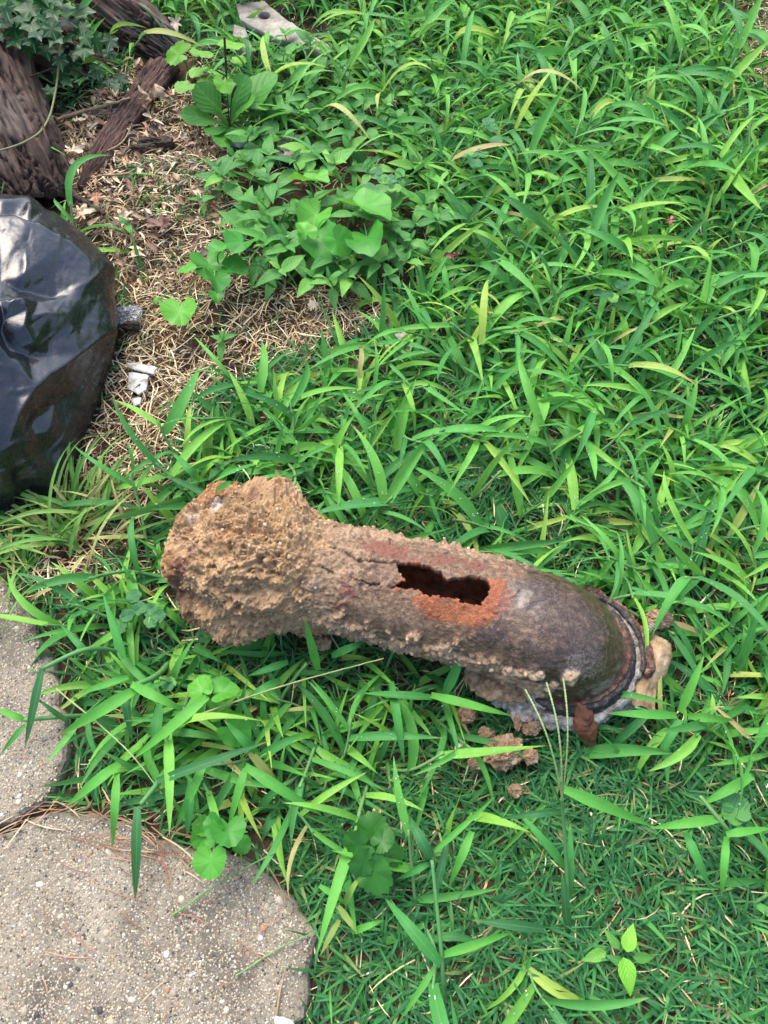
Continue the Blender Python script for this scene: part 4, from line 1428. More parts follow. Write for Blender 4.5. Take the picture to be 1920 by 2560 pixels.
violet((1420, 640), [(1384, 625, 38, 150), (1417, 590, 40, 60), (1440, 628, 36, -20), (1398, 655, 34, -120), (1455, 600, 30, 20)], 'low weed with small scalloped leaves in dark gap amid upper grass', DRK, 'weed', 'scalloped_weed')

# plantain ----------------------------------------------------------
po = at(573, 318, .004)
pl = link('plantain', None, loc=po, label='plantain rosette with long stalked leaves and two thin seed spikes', cat='plantain')
for k, (x, y, z) in enumerate(((455, 296, .03), (485, 222, .05), (622, 196, .06), (690, 195, .05), (560, 372, .012), (640, 250, .05), (520, 340, .02), (610, 360, .02), (530, 250, .055))):
    t_ = at(x, y, z) - po
    L = np.linalg.norm(t_)
    az = math.atan2(t_[1], t_[0]) - PI / 2
    link('leaf', PLT[k % 3], pl, (0, 0, 0), leaf_rot(az, math.asin(min(.9, t_[2] / L)) + .25, rng.normal(0, .2)), L * 1.05)
for x, y in ((561, 92), (590, 215)):
    tip = at(x, y, 0.0)
    hgt = .13 if y < 150 else .09
    tip = at(x, y, hgt)
    V, Fq = tube(bez([po, (po + tip) / 2 + [0, .01, .01], tip], 60), np.r_[np.full(30, .0009), .0018 + .0004 * np.sin(np.arange(31) * 2.0)][:61], 7)
    link('seed_spike', make_mesh('seed_spike', V - po, Fq, mat=M_TWIG), pl)

# bright seedling ---------------------------------------------------
so = at(1555, 2400)
sl_ = link('seedling', None, loc=so, label='small seedling with two bright lime leaves above darker ones', cat='seedling')
for (x, y, s_, t_, me, z) in ((1573, 2346, 66, 80, BRT[0], .045), (1568, 2438, 82, -78, BRT[1], .045), (1487, 2390, 66, 200, CHK[0], .02), (1530, 2350, 56, 130, CHK[1], .02), (1610, 2395, 60, -5, CHK[2], .022), (1540, 2400, 50, 150, CHK[3], .03)):
    put_leaf(sl_, so, me, x, y, s_, t_, z, .15, mid=False)
link('stem', stem_mesh([so, so + [.002, 0, .02], so + [0, .002, .045]], .0012, so, M_STEM), sl_)


# clovers -----------------------------------------------------------
def clover(px, py, size, label, group=None, z=.03):
    o_ = at(px, py)
    r = link('clover', None, loc=o_, label=label, cat='clover', group=group)
    s = size * pxs(px, py) * .5
    a0 = rng.uniform(0, 6.28)
    c = at(px, py, z) - o_
    for k in range(3):
        link('leaflet', CLV[k], r, c, leaf_rot(a0 + k * 2.094, rng.normal(.1, .08), rng.normal(0, .1)), s)
    link('stem', stem_mesh([(0, 0, 0), c * .5 + [.002, .002, 0], c], .0007, 0, M_STEM, 6, 5), r)


clover(1838, 2022, 72, 'large dark green three leaf clover at the right, alone in the grass', z=.055)
g = 'clovers by the soil caked pipe end'
for x, y in ((335, 1490), (350, 1522), (375, 1524), (318, 1539), (378, 1552), (396, 1540), (298, 1567)):
    clover(x, y, 36, 'small pale green clover in the patch left of the soil caked pipe end', g, .035)
for x, y in ((422, 1710), (509, 1587)):
    clover(x, y, 36, 'small clover growing singly among grass below the soil caked pipe end', 'clovers below the pipe end', .04)
for x, y in ((957, 449), (921, 471), (976, 449), (940, 432), (985, 470), (950, 475)):
    clover(x, y, 34, 'small clover in the patch above the broad heart shaped violet leaves', 'clovers above the violets', .06)
for x, y in ((1178, 390), (1240, 353), (1222, 305), (1347, 316), (1360, 322), (1498, 735), (1553, 713), (1190, 410), (1205, 382), (1230, 318), (1530, 745), (1335, 330)):
    clover(x, y, 32, 'small clover half hidden in the tall grass above the pipe', 'clovers in the tall grass', .06)


# leafy weeds with opposite leaves ------------------------------------
def chick(px, py, size, label, group):
    o_ = at(px, py)
    r = link('leafy_weed', None, loc=o_, label=label, cat='weed', group=group)
    s = size * pxs(px, py)
    hgt = rng.uniform(.02, .05)
    lean = rng.normal(0, .012, 2)
    top = np.array([lean[0], lean[1], hgt])
    a0 = rng.uniform(0, 6.28)
    link('stem', stem_mesh([(0, 0, 0), top * [.3, .3, .6], top], .0012, 0, M_STEM, 6, 5), r)
    cnt_ = 0
    for tier, (f, sc, pt) in enumerate(((1.0, .42, .75), (.9, .85, .35), (.6, 1.0, .05))):
        if tier == 2 and rng.random() < .35:
            continue
        for k in range(2):
            cnt_ += 1
            link('leaf', CHK[int(rng.integers(7))], r, top * f, leaf_rot(a0 + tier * 1.57 + k * PI + rng.normal(0, .2), pt + rng.normal(0, .15), rng.normal(0, .15)), s * sc * rng.uniform(.85, 1.15))
    if not label.startswith(('tiny', 'small')):
        r['label'] = ('large' if size > 78 else 'medium' if size > 56 else 'little') + ' leafy weed with ' + ('four' if cnt_ == 4 else 'six') + ' oval leaves ' + label


pts = []
tries = 0
while len(pts) < 100 and tries < 60000:
    tries += 1
    x, y = rng.uniform(540, 1180), rng.uniform(110, 770)
    inA, inB = inside(x, y, CHICK), inside(x, y, CHICK2)
    if not (inA or inB):
        continue
    if inB and not inA and rng.random() < .45:
        continue
    md = 44 if inA else 42
    if all((x - a) ** 2 + (y - b) ** 2 > md * md for a, b in pts):
        pts.append((x, y))
for x, y in pts + [(560, 500), (705, 725), (800, 715), (905, 690), (540, 470), (890, 735), (720, 640), (700, 590)]:
    if inside(x, y, CHICK):
        if y < 430:
            w_ = 'at the back of the leafy patch'
        elif x < 690:
            w_ = 'where the leafy patch meets the straw'
        elif y > 655:
            w_ = 'on the near edge of the leafy patch'
        elif x < 870:
            w_ = 'around the crinkled violet'
        else:
            w_ = 'around the broadest violet leaf'
        chick(x, y, rng.uniform(60, 96), w_, 'leafy weeds right of the straw')
    else:
        w_ = 'among grass right of the plantain' if x < 850 else 'among grass far right of the plantain'
        chick(x, y, rng.uniform(42, 70), w_, 'leafy weeds behind the main patch')
for x, y in ((525, 1215), (560, 860), (720, 1110), (505, 1240)):
    chick(x, y, 52, 'small leafy weed at the grass edge above the soil caked pipe end', 'leafy weeds by the pipe end')
for x, y, l in ((528, 520, 'tiny pale weed alone in straw left of the leafy patch'), (345, 585, 'small bright weed shoot beside the top right of the bag')):
    chick(x, y, 42, l, None)

# ------------------------------------------------------------------ broad crabgrass, plant by plant
def tri(Fq):
    return np.concatenate([Fq[:, [0, 1, 2]], Fq[:, [0, 2, 3]]])


CRAB = []
vr = np.random.default_rng(5)
for k in range(30):
    e, z2 = vr.uniform(.12, .42), vr.uniform(-.30, .30)
    P1_ = (vr.normal(0, .06), vr.uniform(.35, .6), e)
    P2_ = (vr.normal(0, .10), vr.uniform(.82, .97), z2)
    V, Fq, uv, nv = blades([(0, 0, 0)], [P1_], [P2_], [vr.choice([vr.uniform(.07, .10), vr.uniform(.10, .145)])], [vr.normal(0, .35)], [vr.normal(0, .5)], 9, vr.uniform(.12, .3), .66, 3, 2.8)
    T = tri(Fq)
    mi = np.zeros(len(T), int)
    V0 = V.reshape(-1, 3, 3)
    if k % 2 == 0:
        for q_ in range(int(vr.integers(4, 9))):
            i, j = int(vr.integers(1, 8)), int(vr.integers(0, 3))
            f_ = vr.random()
            c = V0[i, 1] * (1 - f_) + V0[i, j] * f_ + (V0[i + 1, 1] - V0[i, 1]) * vr.random()
            rr_ = vr.uniform(.004, .0105)
            v_, f2 = ICO[1]
            T = np.concatenate([T, f2 + len(V)])
            V = np.concatenate([V, v_ * rr_ * [1, 1, .75] + c + [0, 0, rr_ * .4]])
            uv = np.concatenate([uv, np.zeros((len(v_), 2))])
            mi = np.r_[mi, np.ones(len(f2), int)]
    CRAB.append(make_mesh('blade', V, T, uv=uv, mat=[M_CRAB, M_DEW], matidx=mi))
CSTEM = []
for k in range(6):
    p = bez([(0, 0, 0), (vr.normal(0, .05), .4, .25 + .1 * vr.random()), (vr.normal(0, .1), .75, .62)], 10)
    V, Fq = tube(p, np.linspace(.022, .016, len(p)), 6)
    CSTEM.append((p, make_mesh('stem', V, Fq, uv=np.c_[np.full(len(V), .25), np.full(len(V), .5)], mat=M_STEM)))


def near_bare(px, py, r=66):
    b = inside(px, py, BARE)
    for dx, dy in ((r, 0), (-r, 0), (0, r), (0, -r), (r * .7, r * .7), (-r * .7, r * .7), (r * .7, -r * .7), (-r * .7, -r * .7)):
        b = b | inside(np.asarray(px) + dx, np.asarray(py) + dy, BARE)
    return b


def near_slab(x, y, m_):
    return (dist_poly(x, y, wSLAB_A, True) < m_) | (dist_poly(x, y, wSLAB_B, True) < m_)


def w_crab(px, py):
    w = np.ones(np.shape(px))
    for poly, v in ((CHICK2, .5), (CHICK, .06), (BOARD, .12), (TURF_BR, .06), (TURF_UP, .22), (TURF_DN, .06), (SHARD, .03), (BARE2, .15)):
        w = np.where(inside(px, py, poly), v, w)
    return np.where(near_bare(px, py), .012, w)


def zone(px, py):
    if py > 1500 and px < 820 and py < 2150:
        return ('in the lush patch by the concrete corner', 'crabgrass by the concrete corner') if px < 430 else ('in the lush patch below the soil caked pipe end', 'crabgrass below the soil caked end')
    if py > 2150 and px < 1000:
        return 'right beside the concrete at the bottom', 'crabgrass beside the concrete'
    if inside(px, py, TURF_BR) or py > 2150:
        return 'standing out of the short bottom turf', 'crabgrass in the short turf'
    if py > 1560 and px < 1480:
        return 'tucked below the pipe middle', 'crabgrass below the pipe'
    if px > 1380 and py > 1180:
        return ('in dense growth above the pipe mouth', 'crabgrass above the pipe mouth') if py < 1500 else ('right of the tan shard and pipe mouth', 'crabgrass right of the shard')
    if px < 1020 and py > 780:
        return ('between the bag and the soil caked end', 'crabgrass by the bag') if px < 430 else ('between the straw and the pipe', 'crabgrass between straw and pipe')
    if py > 760:
        return ('just above the pipe hole', 'crabgrass above the pipe hole') if px < 1380 else ('in thick growth at the far right edge', 'crabgrass at the right edge')
    if px < 640:
        return 'beside the tree roots and bark strip', 'crabgrass by the roots'
    if px < 1120:
        return ('among leafy weeds behind the plantain', 'crabgrass behind the plantain') if py < 330 else ('right beside the leafy weed patch', 'crabgrass beside the leafy weeds')
    if py < 200:
        return ('along the top edge right of the pale board', 'crabgrass along the top edge') if px < 1560 else ('in the top right corner by bare soil', 'crabgrass in the top right corner')
    if py < 480:
        return ('upper growth right of the plantain', 'crabgrass in the upper middle') if px < 1500 else ('upper growth below the bare corner', 'crabgrass below the bare corner')
    return ('around the red brown dead leaf', 'crabgrass around the dead leaf') if px < 1420 else ('around the orange brown dead leaf', 'crabgrass around the orange leaf')


NUM = ['no', 'one', 'two', 'three', 'four', 'five', 'six', 'seven', 'eight', 'nine', 'ten', 'eleven', 'twelve']
crng = np.random.default_rng(77)
cand = []
N_T = 300 - 14
tr_ = 0
cxy = np.zeros((0, 2))
while len(cand) < N_T and tr_ < 40000:
    tr_ += 1
    x, y = crng.uniform(-.95, .95), crng.uniform(-.1, 1.62)
    px, py = [float(v) for v in proj(np.array([x, y, .02]))]
    if not (-70 < px < 1990 and -90 < py < 2620):
        continue
    if crng.random() > w_crab(px, py) or blocked(x, y, .004) or (near_slab(x, y, .05) and crng.random() < .93):
        continue
    md = .046
    if len(cand) and (np.hypot(cxy[:, 0] - x, cxy[:, 1] - y) < md).any():
        continue
    cand.append((x, y, px, py))
    cxy = np.array([(c_[0], c_[1]) for c_ in cand])
for (x, y, px, py) in cand:
    where, grp = zone(px, py)
    lab = 'crabgrass ' + where
    total = 0
    biggest = 0
    o_ = np.array([x, y, float(ground_z(x, y))])
    r = link('crabgrass', None, loc=o_, label=lab, cat='crabgrass', group=grp)
    phi = crng.uniform(0, 2 * PI)
    ns = 1 if crng.random() < .55 else 2
    for s_ in range(ns):
        ph = phi + s_ * crng.uniform(1.5, 4)
        Ls = crng.uniform(.055, .105)
        p, sm = CSTEM[int(crng.integers(6))]
        link('stem', sm, r, (0, 0, 0), (0, 0, ph - PI / 2), Ls)
        c_, s2 = math.cos(ph - PI / 2), math.sin(ph - PI / 2)
        nbl = int(crng.integers(3, 6)) if ns == 2 else int(crng.integers(5, 8))
        side = 1
        for k in range(nbl):
            f = (k + .6) / nbl
            q = p[min(int(f * (len(p) - 1) + .5), len(p) - 1)] * Ls
            q = np.array([q[0] * c_ - q[1] * s2, q[0] * s2 + q[1] * c_, q[2]])
            side = -side
            total += 1
            az = ph + (0 if k == nbl - 1 else side * crng.uniform(.5, 1.7))
            L_ = crng.uniform(.056, .120) * (1.0 if py < 1400 else .90)
            hit = False
            for f_ in (.35, .65, .95):
                tx, ty = o_[0] + q[0] + math.cos(az) * L_ * f_, o_[1] + q[1] + math.sin(az) * L_ * f_
                if dist_poly(np.array([tx]), np.array([ty]), PIPE_XY)[0] < .052 or math.hypot(tx - HUB_C[0], ty - HUB_C[1]) < .078:
                    hit = True
            if hit:
                total -= 1
                continue
            link('blade', CRAB[int(crng.integers(30))], r, q, leaf_rot(az - PI / 2, crng.normal(.05, .2), crng.normal(0, .25)), L_)
    r['label'] = ('single stemmed' if ns == 1 else 'forked') + ' crabgrass with ' + NUM[total] + ' blades ' + where

# plants that stand out, blade by blade
M_CD = foliage('crabgrass_leaf_deep', [(0, (.014, .105, .040)), (1, (.020, .140, .046))])
M_CB = foliage('crabgrass_leaf_bright', [(0, (.062, .310, .042)), (1, (.095, .370, .048))])
M_CY = foliage('crabgrass_leaf_yellow', [(0, (.20, .36, .06)), (1, (.30, .38, .10))])
M_CN = foliage('crabgrass_leaf_mid', [(0, (.030, .205, .046)), (1, (.042, .260, .048))])
TONE = {'d': M_CD, 'b': M_CB, 'y': M_CY, 'n': M_CN, 'f': M_FADED}


def hero(base, bl, label, name='crabgrass', cat='crabgrass', stems=()):
    o_ = at(*base)
    r = link(name, None, loc=o_, label=label, cat=cat)
    for (x0, y0, x1, y1, w, z0, zm, z1, tone) in bl:
        a, b = at(x0, y0, z0), at(x1, y1, z1)
        mid_ = at((x0 + x1) / 2, (y0 + y1) / 2, zm)
        c = 2 * mid_ - (a + b) / 2
        wd = .85 * w * pxs((x0 + x1) / 2, (y0 + y1) / 2)
        V, Fq, uv, _ = blades([a], [c], [b], [wd], [rng.normal(0, .12)], [rng.normal(0, .25)], 14, .2, .62, 3, 2.8)
        link('blade', make_mesh('blade', V - o_, Fq, uv=uv, mat=TONE[tone]), r)
    for st_ in stems:
        link('stem', stem_mesh([at(*q) for q in st_[1]], st_[0], o_, M_STEM, 16, 7), r)
    return r


hero((330, 1640), [(107, 1671, 62, 1872, 26, .06, .05, .025, 'd'), (311, 1646, 258, 1484, 25, .05, .06, .06, 'n'), (224, 1640, 150, 1560, 20, .04, .05, .03, 'n')],
     'crabgrass whose long dark blade hangs over the concrete left edge', stems=[(.0030, [(330, 1640, .0), (224, 1622, .055), (107, 1671, .062)])])
hero((230, 1790), [(60, 1798, -14, 1772, 20, .035, .04, .03, 'b'), (63, 1812, 2, 1884, 18, .035, .035, .016, 'n'), (167, 1802, 92, 1745, 17, .03, .05, .05, 'd')],
     'crabgrass runner with pale stem reaching flat across the concrete', stems=[(.0028, [(230, 1790, 0), (150, 1792, .032), (60, 1800, .036)])])
hero((380, 1700), [(345, 1721, 144, 1840, 36, .06, .065, .03, 'b'), (330, 1711, 466, 1780, 28, .065, .075, .05, 'b'), (321, 1693, 184, 1738, 21, .055, .06, .045, 'b'), (520, 1741, 328, 1902, 32, .06, .065, .04, 'b'), (312, 1730, 330, 1850, 26, .05, .05, .03, 'd'), (400, 1760, 380, 1900, 30, .045, .05, .03, 'n')],
     'bright crabgrass with wide blades fanning left of the shiny violet', stems=[(.0034, [(420, 1660, 0), (390, 1690, .04), (330, 1716, .06)])])
hero((440, 1890), [(393, 1953, 674, 1852, 28, .06, .075, .06, 'd'), (344, 2017, 338, 2256, 30, .06, .055, .016, 'd'), (294, 1912, 164, 2018, 33, .05, .055, .02, 'b'), (293, 1935, 281, 2121, 25, .05, .06, .018, 'b'), (480, 1947, 468, 2094, 29, .05, .05, .02, 'n'), (515, 1901, 436, 2078, 26, .055, .055, .02, 'b')],
     'crabgrass hanging curled dark blades down onto the concrete slab corner', stems=[(.0032, [(440, 1890, 0), (400, 1950, .05), (351, 2012, .062)])])
hero((640, 1890), [(613, 1915, 806, 2040, 31, .06, .06, .03, 'b'), (613, 1924, 568, 2084, 27, .06, .055, .02, 'b'), (640, 1880, 560, 1800, 26, .04, .06, .05, 'n'), (650, 1890, 760, 1830, 26, .04, .06, .05, 'n')],
     'crabgrass with two bright blades forking downward below the violet')
hero((1078, 1760), [(1078, 1739, 1280, 1790, 29, .05, .065, .05, 'b'), (1078, 1744, 900, 1733, 26, .05, .06, .05, 'n'), (1112, 1734, 1164, 1618, 30, .05, .075, .10, 'n'), (977, 1705, 1011, 1912, 27, .05, .055, .03, 'n')],
     'crabgrass fanning wide blades just below the pipe middle')
hero((795, 1690), [(795, 1675, 761, 1543, 25, .04, .07, .10, 'b'), (830, 1640, 920, 1600, 24, .04, .06, .05, 'n'), (700, 1700, 610, 1750, 26, .04, .06, .04, 'n'), (720, 1655, 620, 1690, 22, .04, .05, .04, 'n')],
     'crabgrass with one upright blade in front of the pipe neck')
hero((505, 1215), [(540, 1226, 594, 1200, 19, .12, .165, .155, 'n'), (500, 1200, 430, 1130, 22, .05, .07, .05, 'n'), (420, 1190, 560, 1260, 16, .04, .05, .05, 'd')],
     'crabgrass with a blade lying over the top of the soil caked end')
hero((1690, 1800), [(1691, 1789, 1516, 1783, 27, .05, .06, .045, 'b'), (1700, 1780, 1760, 1640, 26, .05, .07, .08, 'b'), (1700, 1800, 1640, 1900, 26, .05, .05, .03, 'n'), (1720, 1790, 1840, 1800, 25, .05, .06, .04, 'b')],
     'crabgrass with a pale blade pointing at the tan shard')
hero((1420, 2335), [(1411, 1973, 1633, 2068, 33, .115, .11, .06, 'b'), (1405, 2028, 1249, 2046, 19, .10, .11, .08, 'd'), (1417, 2173, 1284, 2017, 27, .05, .07, .05, 'n'), (1420, 2240, 1425, 2060, 30, .03, .06, .05, 'n'), (1420, 2330, 1405, 2180, 26, .01, .04, .05, 'd')],
     'crabgrass with a tall stalk and three thin seed spikes', stems=[(.0020, [(1420, 2335, 0), (1418, 2200, .05), (1408, 2050, .10), (1405, 1995, .125)])])
hr = [o for o in COL.objects if o.name.startswith('crabgrass') and o.get('label', '').endswith('seed spikes')][0]
for tipx, tipy in ((1313, 1724), (1366, 1706), (1408, 1696)):
    a, b = at(1405, 1998, .125), at(tipx, tipy, .17)
    t = np.linspace(0, 1, 90)
    pth = a + (b - a) * t[:, None] + np.array([0, 0, .02]) * np.sin(t * PI)[:, None]
    V, Fq = tube(pth, .0006 + .0004 * (np.sin(t * 230) > 0) * (t > .12), 6)
    link('seed_spike', make_mesh('seed_spike', V - np.array(hr.location), Fq, uv=np.c_[np.full(len(V), .2), np.full(len(V), .5)], mat=M_SEED), hr)
hero((1105, 2400), [(1102, 2410, 958, 2240, 36, .05, .06, .04, 'n'), (1105, 2387, 1286, 2328, 27, .05, .06, .04, 'b'), (1359, 2323, 1180, 2300, 29, .035, .05, .04, 'd'), (1090, 2230, 1120, 2090, 24, .04, .05, .05, 'd'), (1180, 2080, 1120, 2220, 25, .06, .06, .03, 'b')],
     'crabgrass with a broad blade slanting up left, lowest in the short turf', stems=[(.0022, [(1110, 2520, 0), (1105, 2400, .05), (1080, 2150, .075)])])
hero((1080, 2150), [(1076, 2144, 1016, 2032, 31, .06, .07, .05, 'd'), (1085, 2130, 1240, 1990, 17, .06, .07, .06, 'b'), (1070, 2160, 990, 2200, 20, .05, .05, .03, 'n')],
     'dark crabgrass right of the toothed rosette weed')
hero((1815, 2070), [(1805, 2046, 1623, 2070, 29, .06, .065, .05, 'b'), (1880, 1941, 1750, 2014, 29, .06, .065, .05, 'b'), (1712, 2080, 1778, 2227, 27, .05, .055, .03, 'n'), (1816, 2092, 1804, 2244, 23, .05, .055, .03, 'b'), (1816, 2086, 1930, 2070, 24, .06, .065, .05, 'b')],
     'dewy crabgrass spreading beside the large three leaf clover', stems=[(.0024, [(1850, 2110, 0), (1815, 2070, .055), (1750, 1990, .07)])])
hero((850, 2290), [(845, 2265, 905, 2345, 19, .03, .04, .03, 'y'), (848, 2300, 800, 2390, 18, .03, .035, .02, 'y'), (860, 2260, 905, 2180, 18, .03, .05, .04, 'y'), (800, 2215, 870, 2260, 18, .04, .04, .03, 'b'), (880, 2330, 960, 2300, 20, .03, .05, .04, 'b')],
     'yellowing crabgrass at the right edge of the concrete corner')


def faded(base, n, label, dirs, lens):
    o_ = at(*base)
    r = link('faded_grass_clump', None, loc=o_, label=label, cat='grass clump')
    for k in range(n):
        a = math.radians(rng.uniform(*dirs))
        L = rng.uniform(*lens)
        e = rng.uniform(.15, .6)
        P0_ = np.array([*rng.normal(0, .024, 2), 0])
        P2_ = P0_ + np.array([math.cos(a) * L, math.sin(a) * L, rng.uniform(0, .03)])
        P1_ = P0_ + np.array([math.cos(a) * L * .45, math.sin(a) * L * .45, L * e])
        V, Fq, uv, _ = blades([P0_], [P1_], [P2_], [rng.uniform(.0035, .0068)], [rng.normal(0, .5)], [rng.normal(0, 1.0)], 10, .2)
        link('blade', make_mesh('blade', V, Fq, uv=uv, mat=M_FADED), r)


faded((190, 1320), 64, 'clump of fading yellow green grass at the foot of the bag', (15, 205), (.05, .135))
faded((50, 1375), 40, 'drying grass clump straddling the concrete edge under the bag', (0, 360), (.04, .09))

# ------------------------------------------------------------------ grass nobody could count
mrng = np.random.default_rng(99)


def sample(n, xr, yr, wfun, margin=0.0):
    x, y = mrng.uniform(*xr, n), mrng.uniform(*yr, n)
    px, py = proj(np.stack([x, y, 0 * x], -1))
    out = (px < -60) | (px > 1980) | (py < -60) | (py > 2620)
    w = np.where(out, wfun(px, py) * .55, wfun(px, py))
    ok = (mrng.random(n) < w) & ~blocked(x, y, margin)
    return x[ok], y[ok]


def mass(name, x, y, Ls, ws, elev, mat, n=5, cross=3, zoff=0, kind='stuff', tint=None, sidek=.15, label=None):
    N = len(x)
    z = ground_z(x, y) + zoff
    a = mrng.uniform(0, 2 * PI, N)
    L = mrng.uniform(*Ls, N)
    e = mrng.uniform(*elev, N)
    d = np.stack([np.cos(a), np.sin(a), 0 * a], 1)
    sd_ = np.stack([-np.sin(a), np.cos(a), 0 * a], 1) * (mrng.normal(0, sidek, N) * L)[:, None]
    P0_ = np.stack([x, y, z], 1)
    up = np.array([0, 0, 1.0])
    P1_ = P0_ + d * (L * .45 * np.cos(e))[:, None] + up * (L * .6 * np.sin(e))[:, None] + sd_ * .3
    P2_ = P0_ + d * (L * .95 * np.cos(e * .8))[:, None] + up * (L * np.sin(e) * mrng.uniform(.1, 1.0, N))[:, None] + sd_
    V, Fq, uv, nv = blades(P0_, P1_, P2_, mrng.uniform(*ws, N), mrng.normal(0, .4, N), mrng.normal(0, .6, N), n, .2, .6, cross)
    hit = np.zeros(N, bool)
    for Q_ in (P1_, P2_, (P0_ + P2_) / 2):
        hit |= ((dist_poly(Q_[:, 0], Q_[:, 1], PIPE_XY) < .050) | (np.hypot(Q_[:, 0] - HUB_C[0], Q_[:, 1] - HUB_C[1]) < .075)) & (Q_[:, 2] > .020)
    kp = np.repeat(~hit, nv)
    ix = np.cumsum(kp) - 1
    Fq = ix[Fq[kp[Fq].all(1)]]
    V, uv = V[kp], uv[kp]
    N = int((~hit).sum())
    t = mrng.random(N) if tint is None else tint(N)
    return link(name, make_mesh(name, V, Fq, uv=uv, attrs={'tint': np.repeat(t, nv)}, mat=mat), kind=kind)


def w_broad(px, py):
    w = np.ones(np.shape(px))
    for poly, v in ((CHICK2, .4), (CHICK, .02), (BOARD, .08), (TURF_BR, .03), (TURF_UP, .10), (TURF_DN, .03), (SHARD, .02), (BARE2, .12)):
        w = np.where(inside(px, py, poly), v, w)
    return np.where(near_bare(px, py), .006, w)


x, y = sample(22000, (-1.3, 1.3), (-.3, 1.9), w_broad, .002)
k_ = ~near_slab(x, y, .04)
x, y = x[k_], y[k_]
mass('crabgrass_mass', x, y, (.045, .105), (.004, .0115), (.35, 1.15), M_CRABS, 8)


def w_turf(px, py):
    w = np.full(np.shape(px), .42)
    for poly, v in ((CHICK2, .25), (CHICK, .05), (TURF_BR, 1.), (TURF_UP, .95), (TURF_DN, 1.), (BARE, .018), (BARE2, .12), (TURF_S, .30), (BOARD, .12)):
        w = np.where(inside(px, py, poly), v, w)
    return w


x, y = sample(230000, (-1.2, 1.2), (-.28, 1.8), w_turf, -.012)
mass('short_turf', x, y, (.018, .048), (.0022, .0042), (.15, 1.0), M_TURF, 4, 2)


# dry straw and litter -------------------------------------------------
def straw(name, x, y, cols, Ls, ws, zmax, seed):
    r = np.random.default_rng(seed)
    N = len(x)
    a = r.uniform(0, 2 * PI, N)
    L = r.uniform(*Ls, N)
    z = ground_z(x, y)
    P0_ = np.stack([x, y, z + r.uniform(.002, zmax, N)], 1)
    P2_ = P0_ + np.stack([np.cos(a) * L, np.sin(a) * L, r.normal(0, .003, N)], 1)
    P2_[:, 2] = np.maximum(P2_[:, 2], z + .001)
    P1_ = (P0_ + P2_) / 2 + np.stack([-np.sin(a) * L * r.normal(0, .2, N), np.cos(a) * L * r.normal(0, .2, N), r.uniform(0, .008, N)], 1)
    V, Fq, uv, nv = blades(P0_, P1_, P2_, r.uniform(*ws, N), r.normal(0, .8, N), r.normal(0, 1, N), 4, .3, .8, 2, 6)
    c = np.array(cols)[r.integers(0, len(cols), N)] * r.uniform(.7, 1.25, (N, 1))
    link(name, make_mesh(name, V, Fq, attrs={'tint': np.repeat(c, nv, 0)}, mat=M_STRAW), kind='stuff')


STRAWC = [(.54, .41, .22), (.62, .50, .31), (.44, .31, .16), (.30, .19, .095), (.66, .57, .40), (.16, .10, .055), (.52, .40, .24)]


def w_straw(px, py):
    w = np.where(inside(px, py, BARE), 1.0, .10)
    w = np.where(inside(px, py, BARE2), .8, w)
    return w


x, y = sample(110000, (-.95, 1.0), (-.1, 1.7), w_straw, -.01)
kp_ = mrng.random(len(x)) < .92 + .5 * fbm(np.stack([x * 22, y * 22, 0 * x], -1), 3, 6)
x, y = x[kp_], y[kp_]
straw('dry_straw', x, y, STRAWC, (.012, .05), (.0007, .0017), .010, 3)

x, y = sample(52000, (-.95, 1.0), (-.1, 1.7), w_straw, -.01)
straw('broken_straw', x, y, STRAWC + [(.10, .065, .04), (.07, .045, .03)], (.003, .013), (.0009, .0026), .007, 5)
x, y = sample(26000, (-.95, 1.0), (-.1, 1.7), lambda a_, b_: np.where(inside(a_, b_, BARE), 1., .06), -.01)
gs = .0007 + .0022 * mrng.random(len(x)) ** 3
gc = np.array([(.045, .030, .020), (.09, .06, .04), (.16, .11, .075), (.025, .018, .014), (.22, .17, .12)])[mrng.integers(0, 5, len(x))]
V, Fq, cc = scatter_lumps(np.stack([x, y, ground_z(x, y) + .004], -1), gs, gc, -1, .8, 12, .3)
link('soil_grit', make_mesh('soil_grit', V, Fq, attrs={'tint': cc}, mat=M_STONE), kind='stuff')
# brown flakes of leaf and bark in the top left corner
fx, fy = rng.uniform(110, 640, 1500), rng.uniform(60, 720, 1500)
wd_ = np.array([at(a, b) for a, b in zip(fx, fy)])
ok = inside(fx, fy, BARE) & ~blocked(wd_[:, 0], wd_[:, 1], -.01) & (rng.random(1500) < np.where(fy < 520, 1, .35))
wd_ = wd_[ok]
N = len(wd_)
L = rng.uniform(.006, .026, N)
a = rng.uniform(0, 6.28, N)
P0_ = wd_ + np.c_[np.zeros((N, 2)), rng.uniform(.003, .010, N)]
P2_ = P0_ + np.c_[np.cos(a) * L, np.sin(a) * L, rng.normal(0, .003, N)]
P1_ = (P0_ + P2_) / 2 + np.c_[rng.normal(0, .002, (N, 2)), rng.uniform(0, .007, N)]
V, Fq, uv, nv = blades(P0_, P1_, P2_, L * rng.uniform(.12, .5, N), rng.normal(0, .5, N), rng.normal(0, .8, N), 5, .3, .4, 3, 3)
V = V + .0012 * np.stack([fbm(V * 130, 2, 5 + k) for k in range(3)], -1)
fc = np.array([(.10, .06, .04), (.20, .12, .07), (.34, .24, .15), (.50, .40, .28), (.06, .04, .03), (.26, .13, .075)])[rng.integers(0, 6, N)]
link('leaf_litter', make_mesh('leaf_litter', V, Fq, attrs={'tint': np.repeat(fc, nv, 0)}, mat=M_DEAD), kind='stuff')


